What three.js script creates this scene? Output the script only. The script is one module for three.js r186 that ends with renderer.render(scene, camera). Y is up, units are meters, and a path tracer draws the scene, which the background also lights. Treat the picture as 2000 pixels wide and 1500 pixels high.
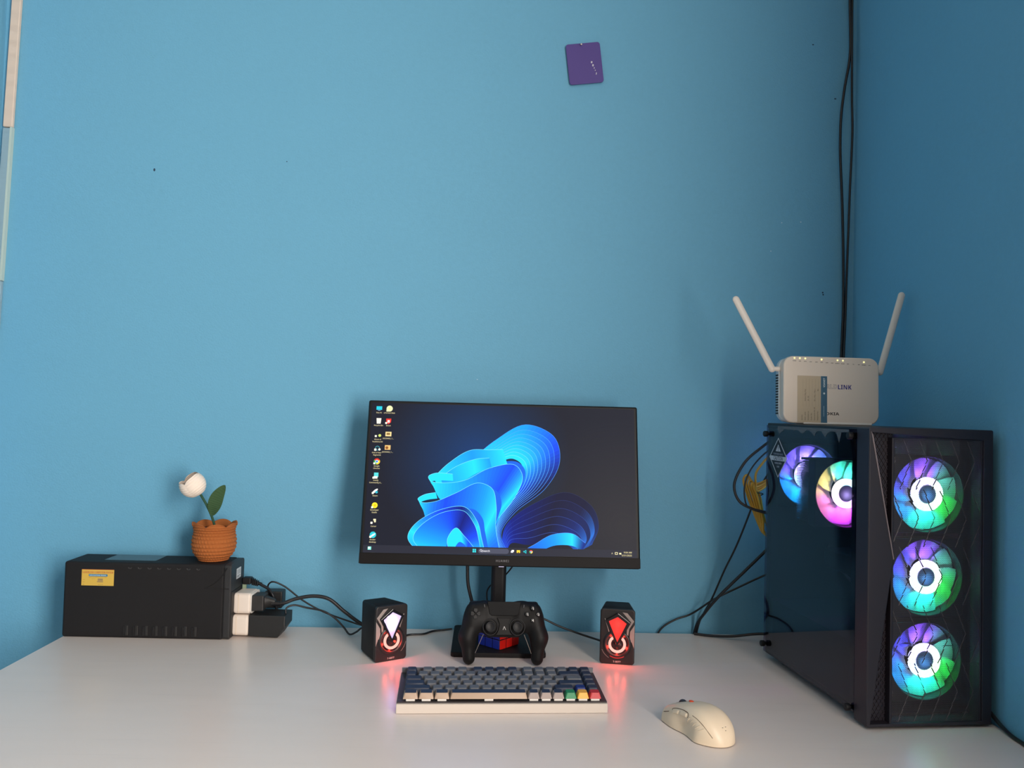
import * as THREE from 'three';
import { RoundedBoxGeometry } from 'three/addons/geometries/RoundedBoxGeometry.js';
import { mergeGeometries, mergeVertices, toCreasedNormals } from 'three/addons/utils/BufferGeometryUtils.js';
import { MarchingCubes } from 'three/addons/objects/MarchingCubes.js';
import { ImprovedNoise } from 'three/addons/math/ImprovedNoise.js';
import { RectAreaLightUniformsLib } from 'three/addons/lights/RectAreaLightUniformsLib.js';

// ------------------------------------------------------------------ camera, daylight, exposure
// Units are metres; y = 0 is the desk top, the floor lies 0.75 m below it.
const scene = new THREE.Scene();
const renderer = new THREE.WebGLRenderer({ antialias: true });
renderer.toneMapping = THREE.LinearToneMapping;
renderer.toneMappingExposure = 1.0;
renderer.shadowMap.enabled = true;
const camera = new THREE.PerspectiveCamera(2 * Math.atan(750 / 1550) * 180 / Math.PI, 4 / 3, 0.05, 30);
{
  const yaw = 0.0321, pitch = 0.0329, roll = 0.0266;
  const fwd = new THREE.Vector3(Math.sin(yaw) * Math.cos(pitch), Math.sin(pitch), -Math.cos(yaw) * Math.cos(pitch));
  const right = new THREE.Vector3(Math.cos(yaw), 0, Math.sin(yaw));
  const up = new THREE.Vector3().crossVectors(right, fwd);
  const r2 = right.clone().multiplyScalar(Math.cos(roll)).addScaledVector(up, Math.sin(roll));
  const u2 = up.clone().multiplyScalar(Math.cos(roll)).addScaledVector(right, -Math.sin(roll));
  camera.position.set(0, 0.4615, 0);
  camera.quaternion.setFromRotationMatrix(new THREE.Matrix4().makeBasis(r2, u2, fwd.clone().negate()));
}
scene.background = new THREE.Color(0.95, 0.97, 1.0);            // overcast sky, seen only through the window
scene.backgroundIntensity = 3.0;
RectAreaLightUniformsLib.init();
// the window: an opening in the right wall, just outside the frame; daylight enters from there
const WIN = { z0: -0.08, z1: 0.95, y0: -0.12, y1: 1.55 };
const ROOM = { xd: -2.7, xl: -1.042, xr: 0.793, zb: -1.697, zf: 2.6, yf: -0.75, yc: 2.0, t: 0.14 };
{
  const day = new THREE.RectAreaLight(new THREE.Color().setRGB(1.0, 0.89, 0.79), 20.5, WIN.z1 - WIN.z0 - 0.08, WIN.y1 - WIN.y0 - 0.08);
  day.name = 'window_daylight';
  day.position.set(ROOM.xr + 0.03, (WIN.y0 + WIN.y1) / 2, (WIN.z0 + WIN.z1) / 2);
  day.lookAt(-5, day.position.y, day.position.z);
  scene.add(day);
}

// ------------------------------------------------------------------ helpers
let seed = 7;
const rnd = () => { seed = (seed * 1664525 + 1013904223) >>> 0; return seed / 4294967296; };
const noise = new ImprovedNoise();
const counts = {};
function numbered(n) { const k = counts[n] = (counts[n] ?? -1) + 1; return k ? n + '_' + String(k).padStart(3, '0') : n; }
const V2 = (x, y) => new THREE.Vector2(x, y), V3 = (x, y, z) => new THREE.Vector3(x, y, z);
const lin = (r, g, b) => new THREE.Color().setRGB(r, g, b);
function std(color, roughness = 0.5, extra = {}) {
  const m = new THREE.MeshPhysicalMaterial({ roughness, metalness: 0, ...extra });
  m.color.copy(color instanceof THREE.Color ? color : new THREE.Color(color));
  return m;
}
function thing(name, label, category, pos = [0, 0, 0], turn = 0, group) {
  const o = new THREE.Group(); o.name = numbered(name); scene.add(o);
  o.position.set(...pos); o.rotation.y = turn; o.userData = { label, category };
  if (group) o.userData.group = group;
  return o;
}
function mesh(name, geo, mat, parent, label) {
  const m = new THREE.Mesh(Array.isArray(geo) ? mergeGeometries(geo.map(flat)) : geo, mat);
  m.name = parent ? name : numbered(name); m.castShadow = m.receiveShadow = true;
  if (label) m.userData.label = label;
  (parent ?? scene).add(m);
  return m;
}
function part(name, parent, pos = [0, 0, 0]) { const g = new THREE.Group(); g.name = name; g.position.set(...pos); parent.add(g); return g; }
function struct(name, geo, mat) { const m = mesh(name, geo, mat); m.userData.kind = 'structure'; return m; }
function flat(g) { const q = g.index ? g.toNonIndexed() : g; for (const k of Object.keys(q.attributes)) if (!['position', 'normal', 'uv'].includes(k)) q.deleteAttribute(k); if (!q.attributes.uv) q.setAttribute('uv', new THREE.BufferAttribute(new Float32Array(q.attributes.position.count * 2), 2)); return q; }
const box = (w, h, d, x = 0, y = 0, z = 0) => new THREE.BoxGeometry(w, h, d).translate(x, y, z);
const rbox = (w, h, d, r, x = 0, y = 0, z = 0, s = 3) => new RoundedBoxGeometry(w, h, d, s, r).translate(x, y, z);
const cyl = (r1, r2, h, n = 32) => new THREE.CylinderGeometry(r1, r2, h, n);
function shapeOf(pts) { const s = new THREE.Shape(); pts.forEach(([x, y], i) => i ? s.lineTo(x, y) : s.moveTo(x, y)); s.closePath(); return s; }
function rrect(w, h, r, cx = 0, cy = 0, S = THREE.Shape) {
  const s = new S(), x = cx - w / 2, y = cy - h / 2;
  s.moveTo(x + r, y); s.lineTo(x + w - r, y); s.absarc(x + w - r, y + r, r, -Math.PI / 2, 0); s.lineTo(x + w, y + h - r); s.absarc(x + w - r, y + h - r, r, 0, Math.PI / 2);
  s.lineTo(x + r, y + h); s.absarc(x + r, y + h - r, r, Math.PI / 2, Math.PI); s.lineTo(x, y + r); s.absarc(x + r, y + r, r, Math.PI, Math.PI * 1.5);
  return s;
}
function extr(shape, depth, bevel = 0, seg = 2, curve = 8) {
  return new THREE.ExtrudeGeometry(shape, { depth: Math.max(1e-5, depth - 2 * bevel), bevelEnabled: bevel > 0, bevelSize: bevel, bevelThickness: bevel, bevelOffset: -bevel, bevelSegments: seg, curveSegments: curve }).translate(0, 0, bevel);
}
function tube(pts, r, n = 60, rs = 10, tension = 0.5) {
  const c = new THREE.CatmullRomCurve3(pts.map((p) => V3(...p)), false, 'centripetal', tension);
  return new THREE.TubeGeometry(c, n, r, rs, false);
}
function metreUV(g, s = 1) {                                       // box-projected texture coordinates in metres
  const q = g.index ? g.toNonIndexed() : g, p = q.attributes.position, n = q.attributes.normal, uv = new Float32Array(p.count * 2);
  for (let i = 0; i < p.count; i++) {
    const ax = Math.abs(n.getX(i)), ay = Math.abs(n.getY(i)), az = Math.abs(n.getZ(i)), x = p.getX(i), y = p.getY(i), z = p.getZ(i);
    const [a, b] = ax > ay && ax > az ? [z, y] : ay > az ? [x, z] : [x, y];
    uv[2 * i] = a * s; uv[2 * i + 1] = b * s;
  }
  q.setAttribute('uv', new THREE.BufferAttribute(uv, 2));
  return q;
}
function grid(nu, nv, f, closeU = false) {                          // surface from f(u, v) -> [x, y, z]
  const pos = [], uv = [], idx = [];
  for (let j = 0; j <= nv; j++) for (let i = 0; i <= nu; i++) { pos.push(...f(i / nu, j / nv)); uv.push(i / nu, j / nv); }
  for (let j = 0; j < nv; j++) for (let i = 0; i < nu; i++) { const a = j * (nu + 1) + i, b = a + 1, c = a + nu + 1, d = c + 1; idx.push(a, b, d, a, d, c); }
  const g = new THREE.BufferGeometry();
  g.setAttribute('position', new THREE.Float32BufferAttribute(pos, 3)); g.setAttribute('uv', new THREE.Float32BufferAttribute(uv, 2)); g.setIndex(idx); g.computeVertexNormals();
  if (closeU) { const n = g.attributes.normal; for (let j = 0; j <= nv; j++) { const a = j * (nu + 1), b = a + nu; const v = V3(n.getX(a) + n.getX(b), n.getY(a) + n.getY(b), n.getZ(a) + n.getZ(b)).normalize(); n.setXYZ(a, v.x, v.y, v.z); n.setXYZ(b, v.x, v.y, v.z); } }
  return g;
}
function dataTex(n, f, srgb = false, rep = 1, m = n) {               // f(u, v) -> [r, g, b] 0..1
  const d = new Uint8Array(n * m * 4);
  for (let y = 0; y < m; y++) for (let x = 0; x < n; x++) { const c = f(x / n, y / m), i = 4 * (y * n + x); for (let k = 0; k < 3; k++) d[i + k] = Math.max(0, Math.min(255, c[k] * 255)); d[i + 3] = 255; }
  const t = new THREE.DataTexture(d, n, m); t.magFilter = THREE.LinearFilter; t.minFilter = THREE.LinearFilter; t.wrapS = t.wrapT = THREE.RepeatWrapping; t.repeat.set(rep, rep);
  if (srgb) t.colorSpace = THREE.SRGBColorSpace; t.needsUpdate = true; return t;
}
function tnoise(u, v, f, z = 0) {                                   // tileable noise, -1..1
  const a = (x, y) => noise.noise(x, y, z), x = u * f, y = v * f;
  return (a(x, y) * (1 - u) * (1 - v) + a(x - f, y) * u * (1 - v) + a(x, y - f) * (1 - u) * v + a(x - f, y - f) * u * v) * 1.3;
}
function canvasTex(w, h, draw) {
  const c = document.createElement('canvas'); c.width = w; c.height = h; draw(c.getContext('2d'), w, h);
  const t = new THREE.CanvasTexture(c); t.colorSpace = THREE.SRGBColorSpace; t.anisotropy = 8; return t;
}
const print = (w, h, x, y, z) => new THREE.PlaneGeometry(w, h).translate(x, y, z);
function lamp(name, color, cd, pos, parent, size = 0.1) {            // a small LED lamp
  const l = new THREE.PointLight(color, cd, 0, 2); l.name = name; l.position.set(...pos); l.castShadow = true; l.shadow.radius = size; parent.add(l); return l;
}
function sdfMesh(f, c, half, res) {                                  // marching cubes of a signed distance field
  const mc = new MarchingCubes(res, new THREE.MeshBasicMaterial(), false, false, 400000);
  mc.isolation = 0; const h = res / 2;
  for (let k = 0; k < res; k++) for (let j = 0; j < res; j++) for (let i = 0; i < res; i++)
    mc.field[i + j * res + k * res * res] = -f(c[0] + half * (i - h) / h, c[1] + half * (j - h) / h, c[2] + half * (k - h) / h);
  mc.update();
  const n = mc.count, g = new THREE.BufferGeometry(), p = mc.positionArray.slice(0, n * 3), e = 3e-4;
  for (let i = 0; i < n * 3; i++) p[i] = c[i % 3] + half * p[i];
  const nn = new Float32Array(n * 3);
  for (let i = 0; i < n; i++) { const x = p[3 * i], y = p[3 * i + 1], z = p[3 * i + 2]; const v = V3(f(x + e, y, z) - f(x - e, y, z), f(x, y + e, z) - f(x, y - e, z), f(x, y, z + e) - f(x, y, z - e)).normalize(); nn.set([v.x, v.y, v.z], 3 * i); }
  for (let i = 0; i < n; i += 3) {                                   // faces wound outwards
    const A = V3(p[3 * i], p[3 * i + 1], p[3 * i + 2]), B = V3(p[3 * i + 3], p[3 * i + 4], p[3 * i + 5]), C = V3(p[3 * i + 6], p[3 * i + 7], p[3 * i + 8]);
    if (B.clone().sub(A).cross(C.clone().sub(A)).dot(V3(nn[3 * i], nn[3 * i + 1], nn[3 * i + 2])) < 0) for (let q = 0; q < 3; q++) { [p[3 * i + 3 + q], p[3 * i + 6 + q]] = [p[3 * i + 6 + q], p[3 * i + 3 + q]]; [nn[3 * i + 3 + q], nn[3 * i + 6 + q]] = [nn[3 * i + 6 + q], nn[3 * i + 3 + q]]; }
  }
  g.setAttribute('position', new THREE.BufferAttribute(p, 3)); g.setAttribute('normal', new THREE.BufferAttribute(nn, 3));
  return g;
}
const smin = (a, b, k) => { const h = Math.max(k - Math.abs(a - b), 0) / k; return Math.min(a, b) - h * h * k / 4; };
function capsule(x, y, z, a, b, ra, rb) {                            // distance to a tapered capsule
  const px = x - a[0], py = y - a[1], pz = z - a[2], dx = b[0] - a[0], dy = b[1] - a[1], dz = b[2] - a[2];
  const t = Math.min(1, Math.max(0, (px * dx + py * dy + pz * dz) / (dx * dx + dy * dy + dz * dz)));
  return Math.hypot(px - dx * t, py - dy * t, pz - dz * t) - (ra + (rb - ra) * t);
}
const sdBox = (x, y, z, bx, by, bz, r) => { const qx = Math.abs(x) - bx + r, qy = Math.abs(y) - by + r, qz = Math.abs(z) - bz + r; return Math.hypot(Math.max(qx, 0), Math.max(qy, 0), Math.max(qz, 0)) + Math.min(Math.max(qx, qy, qz), 0) - r; };

// ------------------------------------------------------------------ materials
const T = {
  roller: dataTex(512, (u, v) => { const n = 0.5 + 0.25 * tnoise(u, v, 80) + 0.2 * tnoise(u, v, 150, 3) + 0.06 * tnoise(u, v, 30, 8); return [n, n, n]; }, false, 3.3),
  wall: dataTex(1024, (u, v) => { const n = 0.955 + 0.022 * tnoise(u, v, 90, 1) + 0.014 * tnoise(u, v, 9, 5) + 0.018 * tnoise(u, v, 230, 9); return [0.98 * n, n, n]; }, false, 1.1),
  grain: dataTex(512, (u, v) => { const n = 0.5 + 0.5 * tnoise(u, v, 100, 2); return [n, n, n]; }, false, 30),
  desk: dataTex(1024, (u, v) => { const s = tnoise(u * 0.9999, v, 1, 4) * 0; let n = 0.965 + 0.018 * tnoise(u, v, 6, 2); const w = Math.abs(noise.noise(u * 5, v * 120, 7)), f = noise.noise(u * 9, v * 34, 11); n += 0.02 * f - (w > 0.55 ? 0.02 : 0) + s; return [n, n * 0.992, n * 0.985]; }, false, 1),
  leather: dataTex(512, (u, v) => { const n = 0.5 + 0.3 * tnoise(u, v, 70, 2) + 0.2 * tnoise(u, v, 140, 6); return [n, n, n]; }, false, 8),
};
const M = {
  wallFront: std(lin(0.40, 0.34, 0.28), 0.8),
  wall: std(lin(0.147, 0.409, 0.606), 0.72, { map: T.wall, bumpMap: T.roller, bumpScale: 0.0006 }),
  ceiling: std(lin(0.60, 0.57, 0.53), 0.9),
  floor: std(lin(0.36, 0.29, 0.23), 0.6),
  trimBare: std(lin(0.80, 0.66, 0.55), 0.8, { bumpMap: T.grain, bumpScale: 0.0004 }),
  trimPaint: std(lin(0.30, 0.46, 0.55), 0.7, { bumpMap: T.grain, bumpScale: 0.0004 }),
  desk: std(lin(0.79, 0.70, 0.655), 0.28, { map: T.desk, specularIntensity: 0.8 }),
  deskEdge: std(lin(0.06, 0.05, 0.05), 0.5),
  black: std(lin(0.008, 0.008, 0.010), 0.5, { specularIntensity: 0.7 }),
  blackMatt: std(lin(0.010, 0.009, 0.010), 0.66, { specularIntensity: 0.6, bumpMap: T.leather, bumpScale: 0.0003 }),
  blackGloss: std(lin(0.008, 0.008, 0.010), 0.16),
  cable: std(lin(0.010, 0.010, 0.013), 0.42),
  screenFrame: std(lin(0.008, 0.008, 0.009), 0.45, { specularIntensity: 0.6 }),
  white: std(lin(0.80, 0.76, 0.71), 0.35),
  cream: std(lin(0.80, 0.67, 0.51), 0.42),
  metal: std(lin(0.55, 0.50, 0.46), 0.35, { metalness: 0.9 }),
  grey: std(lin(0.45, 0.45, 0.46), 0.5),
  caseSteel: std(lin(0.014, 0.013, 0.018), 0.45),
  casePlastic: std(lin(0.020, 0.016, 0.024), 0.45),
};
const inkOn = (draw, w, h, extra = {}) => { const t = canvasTex(w, h, draw); return new THREE.MeshStandardMaterial({ map: t, transparent: true, roughness: 0.55, ...extra }); };
const paper = (draw, w, h, rough = 0.5) => new THREE.MeshStandardMaterial({ map: canvasTex(w, h, draw), roughness: rough });

// ------------------------------------------------------------------ the room
{
  const { xl, xd, xr, zb, zf, yf, yc, t } = ROOM, W = xr - xd, D = zf - zb, H = yc - yf;
  struct('wall_back', metreUV(box(W + 2 * t, H, t, (xd + xr) / 2, (yf + yc) / 2, zb - t / 2)), M.wall);
  struct('wall_front', metreUV(box(W + 2 * t, H, t, (xd + xr) / 2, (yf + yc) / 2, zf + t / 2)), M.wallFront);
  struct('wall_left', metreUV(box(t, H, D, ROOM.xd - t / 2, (yf + yc) / 2, (zb + zf) / 2)), M.wall);
  struct('wall_corner', metreUV(box(0.16, H, 0.30, xl - 0.08, (yf + yc) / 2, zb + 0.15)), M.wall);
  const s = shapeOf([[-zf, yf], [-zb, yf], [-zb, yc], [-zf, yc]]);
  s.holes.push(new THREE.Path([[-WIN.z1, WIN.y0], [-WIN.z0, WIN.y0], [-WIN.z0, WIN.y1], [-WIN.z1, WIN.y1]].map(([a, b]) => V2(a, b))));
  struct('wall_right', metreUV(new THREE.ExtrudeGeometry(s, { depth: t, bevelEnabled: false }).rotateY(Math.PI / 2).translate(xr, 0, 0)), M.wall);
  struct('floor', box(W + 2 * t, 0.1, D + 2 * t, (xd + xr) / 2, yf - 0.05, (zb + zf) / 2), M.floor);
  struct('ceiling', box(W + 2 * t, 0.1, D + 2 * t, (xd + xr) / 2, yc + 0.05, (zb + zf) / 2), M.ceiling);
  const wb = scene.getObjectByName('wall_back'), dirt = std(lin(0.02, 0.05, 0.09), 0.9), chip = std(lin(0.42, 0.60, 0.70), 0.9);
  for (const [x, y, r, m, e] of [[-0.7185, 0.952, 0.0022, dirt, 1.6], [0.6965, 1.2815, 0.0022, dirt, 0.7], [0.7475, 1.163, 0.0026, dirt, 0.6], [0.7255, 0.735, 0.0019, dirt, 1], [0.7265, 0.7305, 0.0018, dirt, 1], [0.633, 0.885, 0.0014, chip, 1], [0.675, 0.888, 0.0016, chip, 1], [0.610, 0.822, 0.0014, chip, 1], [-0.44, 0.98, 0.0012, dirt, 1], [-0.02, 0.525, 0.0016, chip, 0.5]])
    mesh('paint_mark', new THREE.CircleGeometry(r, 7).scale(1, e, 1).translate(x, y, zb + 0.0003), m, wb);
  const w = new THREE.Group(); w.name = 'window_1'; w.userData.kind = 'structure'; scene.add(w);
  const zc = (WIN.z0 + WIN.z1) / 2, ycn = (WIN.y0 + WIN.y1) / 2, ww = WIN.z1 - WIN.z0, wh = WIN.y1 - WIN.y0, x = xr + 0.09;
  mesh('window_frame', [box(0.05, 0.04, ww, x, WIN.y0 + 0.02, zc), box(0.05, 0.04, ww, x, WIN.y1 - 0.02, zc), box(0.05, wh, 0.04, x, ycn, WIN.z0 + 0.02), box(0.05, wh, 0.04, x, ycn, WIN.z1 - 0.02), box(0.05, wh, 0.04, x, ycn, zc)], M.white, w);
  const glass = new THREE.MeshPhysicalMaterial({ transmission: 1, roughness: 0, thickness: 0, color: 0xffffff });
  for (const k of [-1, 1]) mesh('pane', box(0.004, wh - 0.08, ww / 2 - 0.06, x, ycn, zc + k * ww / 4), glass, w);
  const tr = new THREE.Group(); tr.name = 'trim_1'; tr.userData.kind = 'structure'; scene.add(tr);
  tr.position.set(-1.0215, 1.16, zb + 0.005); tr.rotation.z = -0.021;
  mesh('board', rbox(0.0195, 0.9, 0.009, 0.002, 0.0005, 0.32, 0), M.trimBare, tr);
  mesh('board', rbox(0.0195, 0.322, 0.009, 0.002, 0.0005, -0.293, 0), M.trimPaint, tr);
  mesh('board', rbox(0.0195, 1.40, 0.009, 0.002, 0.0005, -1.156, 0), M.trimPaint, tr);
  mesh('joint', box(0.0196, 0.002, 0.006, 0.0005, -0.455, 0), M.deskEdge, tr);
  mesh('joint', box(0.0045, 0.325, 0.0096, 0.0085, -0.293, 0), std(lin(0.45, 0.56, 0.52), 0.8), tr);
}

// ------------------------------------------------------------------ desk
{
  const t = thing('desk', 'wide pale grey laminate desk standing against the blue wall', 'desk');
  mesh('desk_top', metreUV(box(1.597, 0.0235, 0.745, -0.0085, -0.01125 - 0.0005, -1.3045)), M.desk, t);
  mesh('edge_band', [box(0.0012, 0.022, 0.745, -0.8076, -0.0122, -1.3045), box(1.597, 0.022, 0.0012, -0.0085, -0.0122, -0.9315)], M.deskEdge, t);
  for (const [x, z] of [[-0.77, -1.63], [0.75, -1.63], [-0.77, -0.98], [0.75, -0.98]]) mesh('leg', box(0.05, 0.726, 0.05, x, -0.387, z), M.grey, t);
}

// ------------------------------------------------------------------ desktop computer: case with glass side and mesh front
{
  const W = 0.2036, H = 0.45, D = 0.347, B = 0.012;                 // local axes: x right, y up, z = 0 at the front face, depth to -z
  const t = thing('computer_case', 'black desktop computer tower with tinted glass side and glowing rainbow fans', 'computer', [0.577, 0, -1.1764], 0.0932);
  mesh('top_panel', rbox(W - 0.002, 0.010, D - 0.03, 0.002, W / 2, H - 0.005, -D / 2 - 0.014), M.caseSteel, t);
  mesh('bottom_panel', box(W - 0.006, 0.004, D - 0.034, W / 2, B + 0.002, -D / 2 - 0.015), M.caseSteel, t);
  mesh('side_panel', box(0.002, H - B - 0.012, D - 0.032, W - 0.002, (H + B) / 2 - 0.003, -D / 2 - 0.015), M.caseSteel, t);
  {
    const s = shapeOf([[0.006, B], [W - 0.002, B], [W - 0.002, H - 0.006], [0.006, H - 0.006]]);
    const h = new THREE.Path(); h.absarc(0.072, 0.352, 0.057, 0, Math.PI * 2); s.holes.push(h);
    mesh('back_panel', extr(s, 0.002, 0, 1, 24).translate(0, 0, -D), M.caseSteel, t);
  }
  mesh('motherboard_tray', box(0.002, 0.33, D - 0.05, W - 0.026, 0.275, -D / 2 - 0.014), M.caseSteel, t);
  mesh('motherboard', box(0.003, 0.236, 0.2, W - 0.030, 0.305, -0.215), std(lin(0.008, 0.009, 0.012), 0.5), t);
  mesh('power_supply_shroud', box(W - 0.034, 0.004, D - 0.05, W / 2 - 0.008, 0.113, -D / 2 - 0.014), M.caseSteel, t);
  mesh('shroud_face', box(0.002, 0.097, D - 0.05, 0.014, 0.0625, -D / 2 - 0.014), M.caseSteel, t);
  mesh('pillar', box(0.006, H - B - 0.012, 0.014, 0.008, (H + B) / 2 - 0.004, -0.041), M.caseSteel, t);
  mesh('pillar', box(0.004, H - B - 0.012, 0.012, 0.008, (H + B) / 2 - 0.004, -D + 0.007), M.caseSteel, t);
  for (const [x, z] of [[0.03, -0.05], [W - 0.03, -0.05], [0.03, -D + 0.04], [W - 0.03, -D + 0.04]]) mesh('foot', cyl(0.012, 0.011, B, 20).translate(x, B / 2, z), M.black, t);
  // glass side, held by four thumb screws
  const tint = new THREE.MeshPhysicalMaterial({ transmission: 1, roughness: 0.03, thickness: 0, color: lin(0.44, 0.43, 0.58), ior: 1.42 });
  const g = mesh('glass_panel', box(0.0032, H - B - 0.006, D - 0.034, 0.0016, (H + B) / 2 - 0.001, -D / 2 - 0.0165), tint, t, 'dark tinted glass side panel');
  const gb = std(lin(0.010, 0.010, 0.013), 0.22), gy0 = B + 0.003, gy1 = H - 0.004, gz0 = -D + 0.0005, gz1 = -0.0335;
  mesh('glass_border', [box(0.0006, 0.020, gz1 - gz0, 0.0037, gy1 - 0.010, (gz0 + gz1) / 2), box(0.0006, 0.006, gz1 - gz0, 0.0037, gy0 + 0.003, (gz0 + gz1) / 2), box(0.0006, gy1 - gy0, 0.018, 0.0037, (gy0 + gy1) / 2, gz1 - 0.009), box(0.0006, gy1 - gy0, 0.012, 0.0037, (gy0 + gy1) / 2, gz0 + 0.006)], gb, g);
  for (const [y, z] of [[0.429, -0.338], [0.030, -0.338], [0.436, -0.043], [0.020, -0.041]]) {
    const k = mesh('thumb_screw', new THREE.LatheGeometry([[0, 0.010], [0.0045, 0.010], [0.0056, 0.009], [0.0056, 0.003], [0.003, 0.002], [0.003, -0.002], [0, -0.002]].map(([a, b]) => V2(a, b)), 24).rotateZ(Math.PI / 2), M.black, t);
    k.position.set(0, y, z);
  }
  // torn protective film along the top edge of the glass
  {
    const pts = [[0, 0]]; let n = 34; const L = 0.245;
    for (let i = 0; i <= n; i++) pts.push([L * i / n, -0.004 - 0.013 * rnd() * (0.5 + 0.5 * Math.sin(i * 1.1)) - (i === 30 ? 0.012 : 0)]);
    pts.push([L, 0]);
    const film = std(lin(0.30, 0.33, 0.36), 0.5, { transparent: true, opacity: 0.22 });
    mesh('protective_film', extr(shapeOf(pts), 0.0002).rotateY(Math.PI / 2 * -1).translate(-0.0004, gy1 - 0.001, -0.30), film, g, 'torn clear plastic film left on the glass');
  }
  // caution sticker: a tall diamond
  {
    const a = 0.036, b = 0.037;
    const dia = (k) => [[0, b * k], [a * k, 0], [0, -b * k], [-a * k, 0]];
    const st = mesh('caution_sticker', extr(shapeOf(dia(1)), 0.0003), paper((c, w, h) => {}, 8, 8), g, 'black and white diamond caution sticker');
    const tx = canvasTex(512, 512, (c) => {
      c.fillStyle = '#c9ccd6'; c.fillRect(0, 0, 512, 512);
      c.fillStyle = '#101322'; c.beginPath(); c.moveTo(256, 16); c.lineTo(474, 238); c.lineTo(38, 238); c.fill(); c.beginPath(); c.moveTo(60, 296); c.lineTo(452, 296); c.lineTo(256, 496); c.fill();
      c.fillStyle = '#c9ccd6'; c.beginPath(); c.moveTo(256, 84); c.lineTo(330, 176); c.lineTo(182, 176); c.fill();
      c.fillStyle = '#101322'; c.fillRect(248, 108, 16, 40); c.fillRect(248, 154, 16, 14);
      c.textAlign = 'center'; c.fillStyle = '#9a9cab'; c.font = 'bold 34px sans-serif'; c.fillText('TEMPERED GLASS', 256, 222, 340);
      c.fillStyle = '#101322'; c.font = 'bold 62px sans-serif'; c.fillText('CAUTION', 256, 288, 270);
      c.fillStyle = '#b9bbc8'; c.font = 'bold 32px sans-serif'; c.fillText('HANDLE WITH', 256, 340, 200); c.fillText('CARE', 256, 384, 80);
    });
    const p = st.geometry.attributes.position, uv = st.geometry.attributes.uv;
    for (let i = 0; i < p.count; i++) uv.setXY(i, (p.getX(i) / a + 1) / 2, (p.getY(i) / b + 1) / 2);
    st.material.map = tx; st.rotation.y = -Math.PI / 2; st.position.set(-0.0004, 0.386, -0.296);
  }
  mesh('badge', print(0.040, 0.020, 0, 0, 0).rotateY(-Math.PI / 2).translate(0.0128, 0.058, -0.20), inkOn((c, w, h) => { c.fillStyle = 'rgba(120,125,140,0.55)'; c.font = 'italic bold 100px sans-serif'; c.textAlign = 'center'; c.fillText('XS', w / 2, h * 0.78); }, 256, 128), t);

  // ---- moulded front
  const F = 0.033;                                                   // depth of the front moulding
  const plastic = M.casePlastic, mx0 = 0.0425, mx1 = 0.187, my0 = 0.0095, my1 = 0.433;
  {
    const s = rrect(W, H - 0.004, 0.003, W / 2, (H + 0.004) / 2);
    s.holes.push(new THREE.Path([[0.005, 0.0085], [0.005, 0.4425], [mx1 + 0.001, my1 + 0.001], [mx1 + 0.001, my0]].map(([a, b]) => V2(a, b))));
    mesh('front_frame', extr(s, F, 0.0008).translate(0, 0, -F), plastic, t);
  }
  { // smooth wedge on the left: wide at mid height, narrow at both ends
    const w = mesh('front_wedge', extr(shapeOf([[0.0005, 0.006], [0.0060, 0.006], [0.0405, 0.252], [0.0035, 0.4445], [0.0005, 0.4445]]), F - 0.002, 0.0012).translate(0, 0, -F + 0.003), plastic, t);
    const strip = extr(shapeOf([[0.0022, 0.4445], [0.0055, 0.4385], [0.0412, 0.2535], [0.0398, 0.2525]]), 0.0015, 0.0004).translate(0, 0, 0.0005);
    mesh('bevel_strip', strip, std(lin(0.24, 0.19, 0.20), 0.45), w, 'pale bevelled edge');
  }
  { // recessed side field with a diamond lattice
    const field = mesh('lattice_field', box(0.046, 0.436, 0.003, 0.0235, 0.226, -0.0165), plastic, t), bars = [];
    for (const sg of [-1, 1]) for (let k = -10; k < 56; k++) {
      const sl = sg * 1.62, y0 = k * 0.0108, x = (y) => 0.0235 + (y - y0) / sl, lo = Math.max(0.009, y0 - Math.abs(sl) * 0.0225), hi = Math.min(0.442, y0 + Math.abs(sl) * 0.0225);
      if (hi - lo < 0.002) continue;
      const b = box(Math.hypot(x(hi) - x(lo), hi - lo), 0.0012, 0.0018); b.rotateZ(Math.atan2(hi - lo, x(hi) - x(lo))); b.translate((x(hi) + x(lo)) / 2, (hi + lo) / 2, -0.0143); bars.push(b);
    }
    const m = mesh('lattice', bars, std(lin(0.034, 0.028, 0.040), 0.4), field); m.userData.kind = 'stuff';
  }
  mesh('mesh_frame', (() => { const s = shapeOf([[mx0 - 0.004, my0 - 0.003], [mx1 + 0.002, my0 - 0.003], [mx1 + 0.002, my1 + 0.002], [mx0 - 0.004, my1 + 0.002]]); s.holes.push(new THREE.Path([[mx0, my0], [mx0, my1], [mx1 - 0.002, my1], [mx1 - 0.002, my0]].map(([a, b]) => V2(a, b)))); return extr(s, 0.016, 0.0008).translate(0, 0, -0.018); })(), plastic, t);
  { // perforated steel mesh: hexagonal cells with round holes, creased along zigzag lines
    const pitch = 0.00185, R = pitch / Math.sqrt(3), hole = pitch * 0.37, pos = [], cols = Math.floor((mx1 - mx0) / pitch), rows = Math.floor((my1 - my0) / (R * 1.5));
    const near = (x, y) => {                                       // depth of the zigzag creases
      let dmin = 1;
      for (let k = -3; k < 8; k++) {
        const yy = y - my0, per = 0.087, ph = ((yy + (k % 2) * 0.0) % per + per) % per / per;
        const zig = ph < 0.5 ? ph * 2 : 2 - ph * 2, cx = mx0 + 0.010 + k * 0.0262 + 0.018 * zig + (Math.floor(yy / per) % 2) * 0.013;
        dmin = Math.min(dmin, Math.abs(x - cx) * 0.9);
      }
      return dmin;
    }, crease = (x, y) => { const d = near(x, y); return d < 0.0012 ? -0.0005 * (1 - d / 0.0012) : 0; };
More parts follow.
